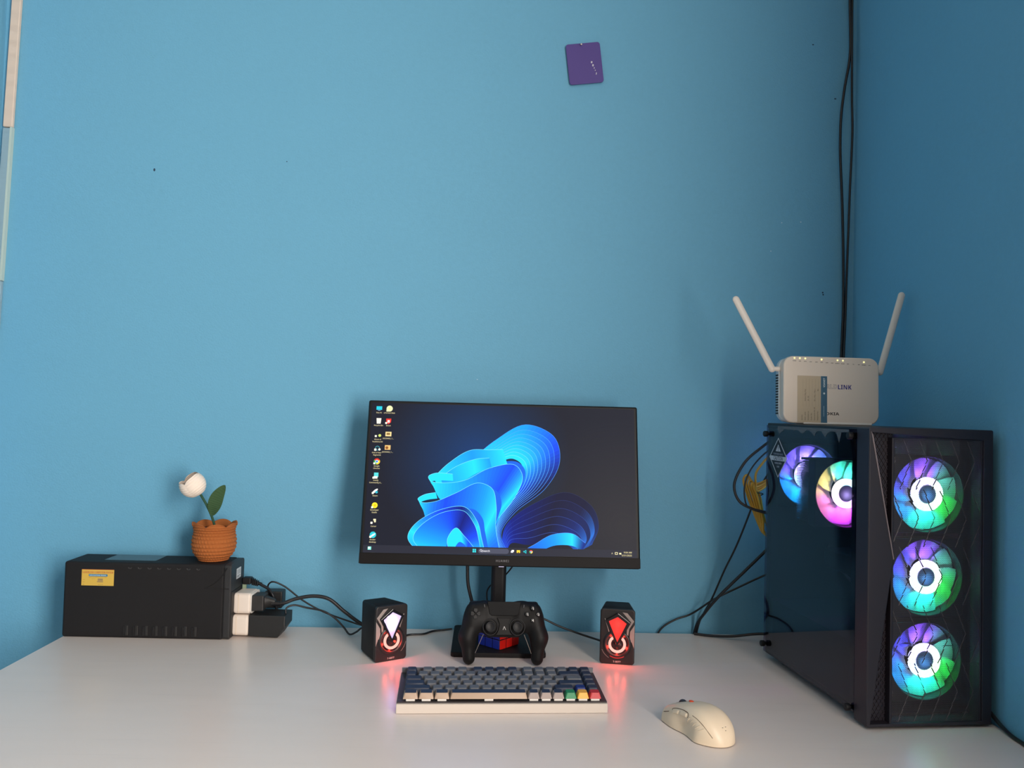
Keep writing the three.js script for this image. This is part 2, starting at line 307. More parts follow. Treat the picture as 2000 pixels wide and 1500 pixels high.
    for (let j = 0; j < rows; j++) for (let i = 0; i < cols; i++) {
      const cx = mx0 + (i + 0.5 + (j % 2) / 2) * pitch, cy = my0 + R + j * R * 1.5;
      if (cx > mx1 - 0.001) continue;
      const o = [], q = [], solid = near(cx, cy) < 0.00075;             // along a crease the sheet is not pierced
      for (let k = 0; k < 6; k++) { const a = Math.PI / 6 + k * Math.PI / 3; for (const [arr, r] of [[o, R], [q, hole]]) { const x = cx + Math.cos(a) * r, y = cy + Math.sin(a) * r; arr.push([x, y, -0.0035 + crease(x, y)]); } }
      for (let k = 0; k < 6; k++) { const l = (k + 1) % 6; pos.push(...q[k], ...o[k], ...o[l], ...q[k], ...o[l], ...q[l]); if (solid && k > 0 && k < 5) pos.push(...q[0], ...q[k], ...q[l]); }
    }
    const g2 = new THREE.BufferGeometry(); g2.setAttribute('position', new THREE.Float32BufferAttribute(pos, 3)); g2.computeVertexNormals();
    const m = mesh('front_mesh', g2, std(lin(0.055, 0.046, 0.052), 0.42, { side: THREE.DoubleSide }), t, 'fine black perforated mesh with zigzag creases'); m.userData.kind = 'stuff';
  }

  // ---- fans
  const frosted = std(lin(0.36, 0.37, 0.40), 0.8, { specularIntensity: 0.4, transmission: 0.3, thickness: 0 });
  const segGeo = (r0, r1, k, n) => { const s = new THREE.Shape(), a0 = k * 2 * Math.PI / n, a1 = (k + 1) * 2 * Math.PI / n; s.absarc(0, 0, r1, a0, a1, false); s.absarc(0, 0, r0, a1, a0, true); return extr(s, 0.004, 0, 1, 8); };
  const segs = [0, 1, 2, 3, 4, 5].map((k) => segGeo(0.0150, 0.0262, k, 6));
  const blade = grid(8, 5, (u, v) => { const r = 0.0255 + v * 0.0305, a = -0.02 - u * 0.92 - v * 0.28; return [Math.cos(a) * r, Math.sin(a) * r, -0.0095 - u * 0.010]; });
  const frameGeo = (() => { const s = rrect(0.120, 0.120, 0.006), h = new THREE.Path(); h.absarc(0, 0, 0.0578, 0, Math.PI * 2); s.holes.push(h); return extr(s, 0.025, 0.001, 1, 40).translate(0, 0, -0.025); })();
  const hubGeo = new THREE.LatheGeometry([[0, -0.002], [0.0130, -0.002], [0.0149, -0.0035], [0.0149, -0.018], [0, -0.018]].map(([a, b]) => V2(a, b)), 40).rotateX(Math.PI / 2);
  const backGeo = new THREE.RingGeometry(0.016, 0.0575, 64).translate(0, 0, -0.0235);
  const hubMat = std(lin(0.30, 0.34, 0.42), 0.5), fanBlack = std(lin(0.012, 0.012, 0.015), 0.5);
  function fan(pos, colors, cd, ry = 0, glow = 4, phase = 0, hub = lin(0.1, 0.45, 1.0)) {
    const f = part('case_fan', t, pos); f.rotation.y = ry;
    mesh('fan_frame', frameGeo, fanBlack, f);
    mesh('fan_hub', hubGeo, hubMat, f);
    for (let k = 0; k < 9; k++) { const b = mesh('fan_blade', blade, frosted, f); b.rotation.z = k * 2 * Math.PI / 9 + phase; }
    colors.forEach((c, k) => {
      const col = lin(...c);
      mesh('led_ring', segs[k], new THREE.MeshStandardMaterial({ color: 0x222222, emissive: col.clone().lerp(lin(1, 1, 1), 0.45), emissiveIntensity: glow, roughness: 0.5 }), f).position.z = -0.0065;
      const a = (k + 0.5) * Math.PI / 3;
      for (const da of [-0.26, 0.26]) { const l = new THREE.SpotLight(col, cd, 0, 0.95, 0.9, 2); l.name = 'led_light'; l.castShadow = true; l.shadow.radius = 0.12;   // each LED shines outwards over the blades
      l.position.set(0.0240 * Math.cos(a + da), 0.0240 * Math.sin(a + da), -0.0008); l.target.position.set(0.043 * Math.cos(a + da), 0.043 * Math.sin(a + da), -0.0140); f.add(l, l.target); }
    });
    lamp('hub_light', hub, cd * 0.03, [0, -0.003, 0.006], f, 0.1);
    return f;
  }
  // colour of the six LEDs, anticlockwise from the right
  const cool = [[0.05, 0.36, 0.28], [0.20, 0.06, 0.85], [0.06, 0.07, 1.0], [0.0, 0.34, 1.0], [0.0, 0.85, 0.60], [0.0, 0.66, 0.05]];
  fan([0.116, 0.348, -0.027], cool, 0.036, 0, 6.5, 0.1);
  fan([0.115, 0.220, -0.027], cool, 0.036, 0, 6.5, 0.5);
  fan([0.114, 0.092, -0.027], cool, 0.036, 0, 6.5, 0.9);
  fan([0.0825, 0.330, -0.200], [[0.05, 0.8, 0.35], [0.05, 0.85, 0.30], [0.85, 0.75, 0.12], [1.0, 0.25, 0.35], [1.0, 0.08, 0.80], [0.6, 0.15, 0.95]], 0.11, 0, 13, 0.3, lin(0.55, 0.40, 0.50));
  fan([0.072, 0.352, -0.318], [[0.2, 0.5, 1.0], [0.35, 0.25, 1.0], [0.25, 0.18, 1.0], [0.02, 0.5, 1.0], [0.0, 0.7, 1.0], [0.1, 0.6, 0.9]], 0.075, 0, 9, 0.7);
  { // tower cooler behind the inner fan
    const c = mesh('cooler', [box(0.094, 0.004, 0.05, 0.0825, 0.387, -0.252), box(0.030, 0.02, 0.03, 0.0825 + 0.06, 0.330, -0.252)], M.grey, t), fins = [];
    for (let k = 0; k < 46; k++) fins.push(box(0.112, 0.0005, 0.046 + (k % 2) * 0.003, 0.0825, 0.275 + k * 0.0024, -0.252));
    const fm = mesh('cooler_fins', fins, std(lin(0.05, 0.05, 0.06), 0.4, { metalness: 0.6 }), c); fm.userData.kind = 'stuff';
  }
  mesh('memory_stick', [0, 1].map((k) => box(0.032, 0.125, 0.006, 0.155, 0.33, -0.115 - k * 0.012)), M.black, t);
  mesh('inner_cable', [tube([[0.13, 0.217, -0.352], [0.13, 0.197, -0.335], [0.125, 0.184, -0.305], [0.12, 0.168, -0.24], [0.12, 0.16, -0.2]], 0.0013, 40, 6), tube([[0.13, 0.216, -0.346], [0.12, 0.205, -0.33], [0.122, 0.187, -0.30], [0.118, 0.165, -0.24], [0.12, 0.162, -0.2]], 0.0013, 40, 6)], std(lin(0.35, 0.30, 0.28), 0.5), t);
  mesh('graphics_card', rbox(0.05, 0.036, 0.2, 0.004, 0.125, 0.2, -0.21), std(lin(0.007, 0.007, 0.009), 0.4), t);
}

// ------------------------------------------------------------------ router on the case
{
  const t = thing('router', 'white two-antenna router propped upright on top of the black tower', 'router', [0.6335, 0.4505, -1.452], 0.02);
  const w = 0.1800, h = 0.1235, d = 0.028;                            // local: front face at z = d/2, base at y = 0
  const body = part('router_body', t, [0, 0, 0]); body.rotation.x = -0.03;
  mesh('front_shell', extr(rrect(w, h, 0.019, 0, h / 2 + 0.0005), 0.016, 0.003, 4, 10).translate(0, 0, 0), std(lin(0.72, 0.62, 0.53), 0.34), body);
  mesh('rear_shell', extr(rrect(w - 0.005, h - 0.005, 0.018, -0.001, h / 2 + 0.0005), d - 0.012, 0.003, 3, 10).translate(-0.004, 0, -(d - 0.012)), std(lin(0.62, 0.66, 0.68), 0.4), body);
  for (let k = 0; k < 15; k++) mesh('vent_slot', rbox(0.003, 0.0030, 0.0095, 0.0006, -0.0925, 0.0185 + k * 0.00505, -0.0075, 1), M.black, body);
  mesh('foot', rbox(w * 0.72, 0.006, 0.04, 0.002, 0.012, 0.0028, -0.004), M.white, t);
  const Z = 0.0162;
  const px = (x) => (x - 1000) / 2000 * 0.24 + 0.0 , fx = (zx) => (zx - 1005) / 2000 * 0.2362, fy = (zy) => (1245 - zy) / 1417 * 0.1675; // zoom of the front panel
  mesh('lettering', print(w, h, 0, h / 2, Z), inkOn((c, W, H) => {
    const X = (zx) => W / 2 + fx(zx) / w * W, Y = (zy) => H - fy(zy) / h * H;
    c.textAlign = 'left'; c.textBaseline = 'alphabetic';
    c.font = 'bold ' + Math.round(H * 0.092) + 'px sans-serif'; c.strokeStyle = '#8d8a92'; c.lineWidth = 2; c.strokeText('WORLD', X(1095) - c.measureText('WORLD').width, Y(692));
    c.fillStyle = '#20237e'; c.fillText('LINK', X(1098), Y(696));
    c.font = 'bold ' + Math.round(H * 0.058) + 'px sans-serif'; c.fillStyle = '#2a2420'; c.save(); c.translate(X(1125), Y(1102)); c.scale(1.45, 1); c.textAlign = 'right'; c.fillText('NOKIA', 0, 0); c.restore();
    c.fillStyle = '#6f655c'; c.font = 'bold 11px sans-serif'; c.textAlign = 'center';
    [['POWER', 415], ['LINK', 500], ['AUTH', 586], ['LAN1', 672], ['LAN2', 762], ['LAN3', 846], ['LAN4', 930], ['VOIP', 1015], ['WLAN2.4', 1098], ['WLAN5', 1184], ['WPS', 1266], ['TEL', 1354], ['USB', 1440], ['INTERNET', 1522], ['UPD', 1610]].forEach(([s, x], i) => c.fillText(s, X(x), Y(278 + i * 2.7), 46));
  }, 1024, 704), body);
  for (const [x, y] of [[415, 228], [500, 229], [586, 231], [846, 240], [1100, 245], [1186, 248], [1522, 262]])
    mesh('led_dot', cyl(0.0016, 0.0016, 0.0006, 16).rotateX(Math.PI / 2).translate(fx(x), fy(y), Z + 0.0001), new THREE.MeshStandardMaterial({ color: 0x999977, emissive: lin(1.0, 0.92, 0.42), emissiveIntensity: 1.0 }), body);
  mesh('account_sticker', new THREE.BoxGeometry(0.0555, 0.0855, 0.0003).translate(fx(698), fy(862), Z + 0.0002), paper((c, W, H) => {
    c.fillStyle = '#b7a68d'; c.fillRect(0, 0, W, H); c.fillStyle = '#2d5d78'; c.fillRect(W * 0.79, 0, W * 0.21, H);
    c.save(); c.translate(0, H); c.rotate(-Math.PI / 2); c.fillStyle = '#40372e'; c.font = '22px sans-serif';
    ['Service', 'Date : prev', 'Installed on', 'Order No.', 'Username No. M', 'Helpline No.'].forEach((s, i) => { c.fillText(s, 26, W * (0.17 + i * 0.106)); c.fillStyle = '#8d7f6c'; c.fillRect(200, W * (0.17 + i * 0.106) + 4, H - 240, 1.5); c.fillStyle = '#40372e'; });
    c.fillText('Insta 2 Day Pay', 270, W * 0.28); c.fillText('28 : 05', 270, W * 0.385); c.fillText('00 | Pay | Pay |', 270, W * 0.60); c.fillText('No', 400, W * 0.71);
    c.fillStyle = '#cfd8dc'; c.font = 'bold 34px sans-serif'; c.fillText('VIANET', H * 0.76, W * 0.93); c.beginPath(); c.arc(H * 0.63, W * 0.90, 12, 0, 7); c.fill(); c.font = '15px sans-serif'; c.fillText('COMMUNICATIONS', 80, W * 0.90);
    c.restore();
  }, 384, 592), body, 'tan and blue account sticker');
  // antennas on short elbows
  const ab = std(lin(0.74, 0.68, 0.62), 0.4);
  function antenna(sx, base, tip) {
    const g = part('antenna', t, base), d2 = V3(tip[0] - base[0], tip[1] - base[1], tip[2] - base[2]), L = d2.length();
    const geo = new THREE.CapsuleGeometry(0.0066, L - 0.004, 6, 20); geo.translate(0, L / 2, 0); geo.scale(1, 1, 0.62);
    const m = mesh('antenna_blade', geo, ab, g); m.quaternion.setFromUnitVectors(V3(0, 1, 0), d2.clone().normalize());
    mesh('antenna_joint', cyl(0.0042, 0.0050, 0.014, 20).rotateZ(Math.PI / 2).translate(-sx * 0.0085, 0.002, 0), ab, g);
  }
  antenna(-1, [-0.1035, 0.0985, -0.006], [-0.1735, 0.2300, -0.012]);
  antenna(1, [0.1010, 0.0985, -0.006], [0.1420, 0.2475, -0.006]);
}

// ------------------------------------------------------------------ monitor
{
  const t = thing('monitor', 'wide flat black monitor on a stand showing a blue ribbon wallpaper', 'monitor', [0.036, 0, -1.6]);
  const panel = part('display_panel', t, [0, 0.3182, 0.035]); panel.rotation.set(-0.2198, 0, 0);
  const w = 0.541, h = 0.3205;
  mesh('housing', [rbox(w, h, 0.014, 0.004, 0, 0, -0.007), rbox(0.30, 0.19, 0.026, 0.01, 0, -0.03, -0.022)], M.screenFrame, panel);
  const sw = 0.527, sh = 0.2935, sy = h / 2 - 0.006 - sh / 2;
  mesh('chin', rbox(w - 0.001, 0.0195, 0.0024, 0.0008, 0, -h / 2 + 0.0105, 0.0006), std(lin(0.010, 0.0085, 0.009), 0.5, { specularIntensity: 0.3 }), panel);
  const tex = canvasTex(2048, 1141, (c, W, H) => drawScreen(c, W, H));
  mesh('screen', box(sw, sh, 0.0012, 0, sy, 0.0002), new THREE.MeshPhysicalMaterial({ color: lin(0.004, 0.004, 0.005), roughness: 0.38, specularIntensity: 0.16, emissive: 0xffffff, emissiveMap: tex, emissiveIntensity: 1.3 }), panel);
  mesh('lettering', print(0.034, 0.0085, 0.004, -h / 2 + 0.0105, 0.0021), inkOn((c, W, H) => { c.fillStyle = '#8f8d92'; c.font = '46px sans-serif'; c.textAlign = 'center'; c.letterSpacing = '4px'; c.fillText('HUAWEI', W / 2, H * 0.78); }, 256, 64), panel);
  mesh('power_light', rbox(0.010, 0.0012, 0.002, 0.0004, 0.002, -h / 2 - 0.0004, -0.004), new THREE.MeshStandardMaterial({ color: 0x777777, emissive: lin(0.7, 0.62, 0.9), emissiveIntensity: 0.8 }), panel);
  mesh('stand_pole', rbox(0.0305, 0.31, 0.024, 0.009, -0.0005, 0.162, -0.027, 4), M.black, t);
  mesh('stand_hinge', rbox(0.06, 0.06, 0.022, 0.006, 0, 0.292, -0.010), M.black, t);
  mesh('stand_collar', rbox(0.034, 0.010, 0.028, 0.004, -0.0005, 0.1545, -0.026), M.black, t);
  mesh('stand_base', extr(rrect(0.178, 0.190, 0.008, 0, 0), 0.009, 0.002, 3, 8).rotateX(-Math.PI / 2).translate(0, 0, 0.013), M.blackMatt, t);
  const glow = new THREE.RectAreaLight(lin(0.12, 0.38, 1.0), 0.25, sw * 0.7, sh * 0.8); glow.name = 'screen_glow'; glow.position.set(0, sy, 0.004); glow.rotation.y = Math.PI; panel.add(glow);
}
// The wallpaper: plain sweeping blue ribbons on dark grey, icons and a task bar.
function drawScreen(c, W, H) {
  const X = (u) => u * W, Y = (v) => v * H;
  c.fillStyle = '#1d1f2a'; c.fillRect(0, 0, W, H);
  const rg = (u, v, r, a, b) => { const g = c.createRadialGradient(X(u), Y(v), 0, X(u), Y(v), r * W); g.addColorStop(0, a); g.addColorStop(1, b); c.fillStyle = g; c.fillRect(0, 0, W, H); };
  rg(0.40, 0.36, 0.36, 'rgba(24,62,118,0.85)', 'rgba(24,62,118,0)'); rg(0.95, 0.8, 0.4, 'rgba(60,55,52,0.45)', 'rgba(60,55,52,0)');
  const spline = (pts, n = 60) => { const cv = new THREE.CatmullRomCurve3(pts.map(([x, y]) => V3(x, y, 0)), false, 'centripetal'); return cv.getPoints(n).map((p) => [p.x, p.y]); };
  const mix = (a, b, t) => a.map((x, i) => x + (b[i] - x) * t), css = (a) => 'rgb(' + a.slice(0, 3).map((x) => Math.round(x)).join(',') + ')';
  // ribbon between two edges; colour runs along it
  function ribbon(A, B, stops, edge = 'rgba(120,225,255,0.95)', lw = 3) {
    const a = spline(A), b = spline(B), n = a.length - 1;
    const at = (t) => { for (let i = 1; i < stops.length; i++) if (t <= stops[i][0]) return mix(stops[i - 1][1], stops[i][1], (t - stops[i - 1][0]) / (stops[i][0] - stops[i - 1][0])); return stops[stops.length - 1][1]; };
    for (let i = 0; i < n; i++) { c.fillStyle = css(at(i / n)); c.beginPath(); c.moveTo(X(a[i][0]), Y(a[i][1])); const j = Math.min(n, i + 1), k = Math.min(n, i + 2); c.lineTo(X(a[j][0]), Y(a[j][1])); c.lineTo(X(a[k][0]), Y(a[k][1])); c.lineTo(X(b[k][0]), Y(b[k][1])); c.lineTo(X(b[i][0]), Y(b[i][1])); c.fill(); }
    if (edge) { c.strokeStyle = edge; c.lineWidth = lw; c.lineJoin = 'round'; c.beginPath(); a.forEach(([x, y], i) => i ? c.lineTo(X(x), Y(y)) : c.moveTo(X(x), Y(y))); c.stroke(); }
  }
  const lerpP = (A, B, t) => A.map((p, i) => [p[0] + (B[i][0] - p[0]) * t, p[1] + (B[i][1] - p[1]) * t]);
  const CY = [36, 214, 255], AZ = [24, 148, 255], BL = [24, 74, 236], NV = [18, 30, 120], DK = [24, 25, 52];
  // dark lobe on the lower right
  const d0 = [[0.50, 1.0], [0.52, 0.80], [0.62, 0.66], [0.74, 0.58], [0.83, 0.66], [0.860, 0.80], [0.835, 0.92]], d1 = [[0.52, 1.0], [0.54, 0.92], [0.60, 0.93], [0.68, 0.90], [0.75, 0.93], [0.77, 0.97], [0.75, 1.0]];
  for (let i = 0; i < 6; i++) { const e = i / 6, f = (i + 1) / 6; ribbon(lerpP(d0, d1, e), lerpP(d0, d1, f), [[0, BL], [0.2, NV], [0.45, DK], [0.62, mix(DK, BL, i / 12)], [0.86, i % 2 ? [40, 110, 205] : [24, 40, 90]], [1, [30, 70, 150]]], 'rgba(70,110,215,' + (0.25 + 0.12 * i) + ')', 2); }
  ribbon([[0.56, 0.99], [0.62, 0.93], [0.69, 0.86], [0.76, 0.85], [0.81, 0.91]], [[0.56, 1.0], [0.64, 0.97], [0.70, 0.93], [0.76, 0.93], [0.80, 0.96]], [[0, BL], [0.5, AZ], [0.75, CY], [1, NV]], 'rgba(90,150,245,0.9)');
  // high arch swinging over to the right and down to the foot
  const a0 = [[0.36, 0.42], [0.47, 0.24], [0.585, 0.125], [0.685, 0.19], [0.715, 0.37], [0.66, 0.56], [0.55, 0.72], [0.50, 0.86], [0.53, 1.0]];
  const a1 = [[0.38, 0.50], [0.46, 0.42], [0.53, 0.36], [0.565, 0.385], [0.580, 0.45], [0.565, 0.56], [0.510, 0.68], [0.475, 0.84], [0.49, 1.0]];
  const N = 9;
  for (let i = 0; i < N; i++) { const e = Math.pow(i / N, 0.85), f = Math.pow((i + 1) / N, 0.85), r = i / (N - 1); ribbon(lerpP(a0, a1, e), lerpP(a0, a1, Math.min(1, f + 0.02)), [[0, CY], [0.25, mix(AZ, CY, r)], [0.42, mix(BL, CY, r)], [0.62, mix(DK, BL, r)], [0.85, mix(NV, AZ, r * 0.8)], [1, BL]], 'rgba(' + Math.round(70 + 50 * r) + ',' + Math.round(150 + 70 * r) + ',255,0.9)', 3); }
  // folds stepping down on the left
  c.fillStyle = '#1c62dc'; c.beginPath(); spline([[0.30, 1.0], [0.26, 0.80], [0.29, 0.62], [0.36, 0.48], [0.46, 0.40], [0.55, 0.38], [0.585, 0.44], [0.565, 0.56], [0.51, 0.68], [0.48, 0.84], [0.49, 1.0]]).forEach(([x, y], i) => i ? c.lineTo(X(x), Y(y)) : c.moveTo(X(x), Y(y))); c.fill();
  ribbon([[0.245, 0.50], [0.30, 0.40], [0.38, 0.31], [0.45, 0.305], [0.50, 0.30]], [[0.26, 0.56], [0.34, 0.53], [0.40, 0.49], [0.46, 0.45], [0.52, 0.41]], [[0, CY], [0.5, AZ], [1, CY]]);
  ribbon([[0.27, 0.50], [0.33, 0.42], [0.40, 0.37], [0.45, 0.36]], [[0.28, 0.55], [0.35, 0.52], [0.41, 0.46], [0.46, 0.43]], [[0, AZ], [0.6, CY], [1, AZ]]);
  ribbon([[0.315, 0.475], [0.255, 0.470], [0.226, 0.492], [0.236, 0.526], [0.29, 0.535], [0.36, 0.515], [0.45, 0.43], [0.54, 0.40], [0.575, 0.47], [0.555, 0.60], [0.49, 0.76]], [[0.318, 0.52], [0.262, 0.52], [0.236, 0.53], [0.245, 0.56], [0.285, 0.66], [0.38, 0.60], [0.44, 0.56], [0.48, 0.58], [0.50, 0.66], [0.49, 0.74], [0.47, 0.84]], [[0, CY], [0.3, CY], [0.5, AZ], [0.7, BL], [0.85, CY], [1, AZ]]);
  ribbon([[0.255, 0.600], [0.215, 0.615], [0.190, 0.645], [0.205, 0.668], [0.25, 0.662], [0.33, 0.60], [0.41, 0.53], [0.46, 0.56], [0.48, 0.68], [0.48, 0.82], [0.50, 1.0]], [[0.262, 0.640], [0.225, 0.65], [0.200, 0.67], [0.212, 0.72], [0.24, 0.82], [0.32, 0.74], [0.39, 0.70], [0.43, 0.76], [0.44, 0.84], [0.45, 0.92], [0.46, 1.0]], [[0, CY], [0.25, CY], [0.45, BL], [0.65, AZ], [0.8, CY], [1, BL]]);
  ribbon([[0.205, 1.0], [0.160, 0.90], [0.19, 0.80], [0.28, 0.71], [0.36, 0.69], [0.41, 0.78], [0.43, 0.90], [0.445, 1.0]], [[0.28, 1.0], [0.26, 0.96], [0.26, 0.88], [0.30, 0.80], [0.35, 0.78], [0.375, 0.84], [0.395, 0.92], [0.41, 1.0]], [[0, AZ], [0.2, CY], [0.4, BL], [0.55, NV], [0.75, CY], [1, AZ]]);
  ribbon([[0.225, 1.0], [0.180, 0.91], [0.205, 0.82], [0.285, 0.73], [0.355, 0.715], [0.40, 0.80], [0.42, 0.91], [0.43, 1.0]], [[0.29, 1.0], [0.30, 0.96], [0.31, 0.88], [0.32, 0.84], [0.34, 0.84], [0.36, 0.88], [0.37, 0.94], [0.38, 1.0]], [[0, CY], [0.2, AZ], [0.45, BL], [0.6, NV], [0.8, BL], [1, CY]]);
  ribbon([[0.315, 1.0], [0.305, 0.90], [0.335, 0.83], [0.365, 0.88], [0.40, 0.95], [0.42, 1.0]], [[0.33, 1.0], [0.335, 0.95], [0.35, 0.92], [0.37, 0.94], [0.385, 0.98], [0.39, 1.0]], [[0, CY], [0.5, CY], [0.7, BL], [1, CY]]);
  // task bar
  c.fillStyle = '#2a2b36'; c.fillRect(0, Y(0.951), W, H * 0.049);
  const icon = (u, v, f) => { c.save(); c.translate(X(u), Y(v)); f(); c.restore(); };
  const text = (s, u, v, size, col = '#e8dcae', al = 'center') => { c.fillStyle = col; c.font = size + 'px sans-serif'; c.textAlign = al; c.fillText(s, X(u), Y(v)); };
  const disc = (r, col, x = 0, y = 0) => { c.fillStyle = col; c.beginPath(); c.arc(x, y, r, 0, 7); c.fill(); };
  const rect = (x, y, w, h, col) => { c.fillStyle = col; c.fillRect(x, y, w, h); };
  const arrow = () => rect(-26, 8, 15, 15, '#f4f0dc');
  const chrome = (r) => { disc(r, '#d93025'); c.fillStyle = '#34a853'; c.beginPath(); c.moveTo(0, 0); c.arc(0, 0, r, 1.7, 3.6); c.fill(); c.fillStyle = '#fbd03b'; c.beginPath(); c.moveTo(0, 0); c.arc(0, 0, r, -0.5, 1.7); c.fill(); disc(r * 0.5, '#fff'); disc(r * 0.37, '#4285f4'); };
  const I = [
    [0.028, 0.038, ['This PC'], () => { rect(-22, -17, 44, 29, '#29c6d8'); rect(-10, 14, 20, 4, '#9ad'); }],
    [0.067, 0.038, ['uTorrent Web'], () => { disc(24, '#f1f2b4'); rect(-24, 8, 18, 16, '#f1f2b4'); disc(8, '#e2e48f'); }],
    [0.029, 0.125, ['Recycle Bin'], () => { c.fillStyle = '#f3ead9'; c.beginPath(); c.moveTo(-19, -22); c.lineTo(19, -22); c.lineTo(15, 22); c.lineTo(-15, 22); c.fill(); }],
    [0.066, 0.125, ['Brave'], () => { c.fillStyle = '#e8352e'; c.beginPath(); c.moveTo(-20, -20); c.lineTo(20, -20); c.lineTo(18, 8); c.lineTo(0, 26); c.lineTo(-18, 8); c.fill(); rect(-9, -8, 18, 20, '#fbe6e0'); arrow(); }],
    [0.029, 0.222, ['Ghost of', 'Tsushima DC'], () => { rect(-24, 2, 16, 15, '#f4f0dc'); disc(11, '#c9d86a', 14, 4); }],
    [0.068, 0.214, ['20250402_1...'], () => { rect(-23, -18, 46, 36, '#e9cf91'); rect(-14, -9, 26, 16, '#8c6e3c'); }],
    [0.030, 0.312, ['God of War -', 'Ragnarok'], () => { disc(18, '#3f8f9c'); disc(13, '#1b2a38'); rect(-24, 4, 17, 17, '#f4f0dc'); disc(9, '#f4f0dc', 16, 10); }],
    [0.068, 0.306, ['20250402_1...'], () => { rect(-22, -18, 44, 36, '#e5b873'); disc(11, '#8a5428', -6, 2); }],
    [0.031, 0.402, ['Google', 'Chrome'], () => { chrome(24); arrow(); }],
    [0.031, 0.498, ['IntelliJ', 'Community E...'], () => { rect(-16, -24, 34, 34, '#57d3d6'); rect(-18, 4, 30, 18, '#f6f2df'); arrow(); }],
    [0.032, 0.600, ['Steam'], () => { c.fillStyle = '#f2f4ee'; c.beginPath(); c.ellipse(-2, 0, 26, 9, -0.7, 0, 7); c.fill(); disc(10, '#2fa8bd', 10, 8); arrow(); }],
    [0.033, 0.694, ['Developer', 'Studio'], () => { disc(22, '#f4dc2e'); disc(9, '#d8ba1c', 2, 0); arrow(); }],
    [0.033, 0.800, ['Cursor'], () => { rect(-4, -20, 20, 13, '#f4e7b8'); rect(2, -8, 14, 14, '#f4e7b8'); rect(-24, 2, 16, 16, '#f4f0dc'); }],
    [0.033, 0.886, ['Docker', 'Desktop'], () => { disc(24, '#2cc3cf'); c.fillStyle = '#d7f5f2'; c.beginPath(); c.ellipse(0, 2, 22, 7, -0.6, 0, 7); c.fill(); arrow(); }],
  ];
  for (const [u, v, names, f] of I) { icon(u, v, f); names.forEach((s, k) => text(s, u, v + 0.035 + k * 0.016, 14, '#f3e2a6')); }
  icon(0.024, 0.972, () => { rect(-14, -12, 26, 24, '#7fe0d2'); disc(8, '#e6fbf4', -4, -3); });
  icon(0.404, 0.974, () => { for (const [x, y] of [[-13, -13], [1, -13], [-13, 1], [1, 1]]) rect(x, y, 12, 12, '#35d6dd'); });
  c.fillStyle = '#4a4c5c'; c.beginPath(); c.roundRect(X(0.418), Y(0.958), W * 0.112, H * 0.033, 18); c.fill();
  icon(0.428, 0.974, () => { c.strokeStyle = '#e9e7ee'; c.lineWidth = 3; c.beginPath(); c.arc(0, -2, 7, 0, 7); c.moveTo(5, 4); c.lineTo(10, 9); c.stroke(); });
  text('Search', 0.447, 0.980, 19, '#f0eef4');
  icon(0.543, 0.974, () => { rect(-12, -4, 18, 14, '#dcdce2'); rect(-6, -11, 18, 14, '#f8f6ef'); });
  icon(0.565, 0.974, () => { rect(-13, -10, 26, 20, '#f7d13b'); rect(-4, 2, 8, 8, '#8a6a1a'); });
  icon(0.588, 0.974, () => { c.strokeStyle = '#27c0c9'; c.lineWidth = 5; c.beginPath(); c.moveTo(10, -11); c.lineTo(-10, 4); c.moveTo(-10, -4); c.lineTo(10, 11); c.lineTo(10, -11); c.stroke(); });
  icon(0.611, 0.974, () => chrome(13));
  text('^', 0.909, 0.984, 24, '#f3e6b0'); icon(0.925, 0.974, () => { c.strokeStyle = '#f3e6b0'; c.lineWidth = 4; c.strokeRect(-10, -8, 18, 14); }); icon(0.939, 0.974, () => rect(-8, -6, 16, 12, '#f3e6b0'));
  text('9:04 AM', 0.982, 0.971, 17, '#f6e6a2', 'right'); text('5/31/2025', 0.982, 0.990, 17, '#f6e6a2', 'right');
}

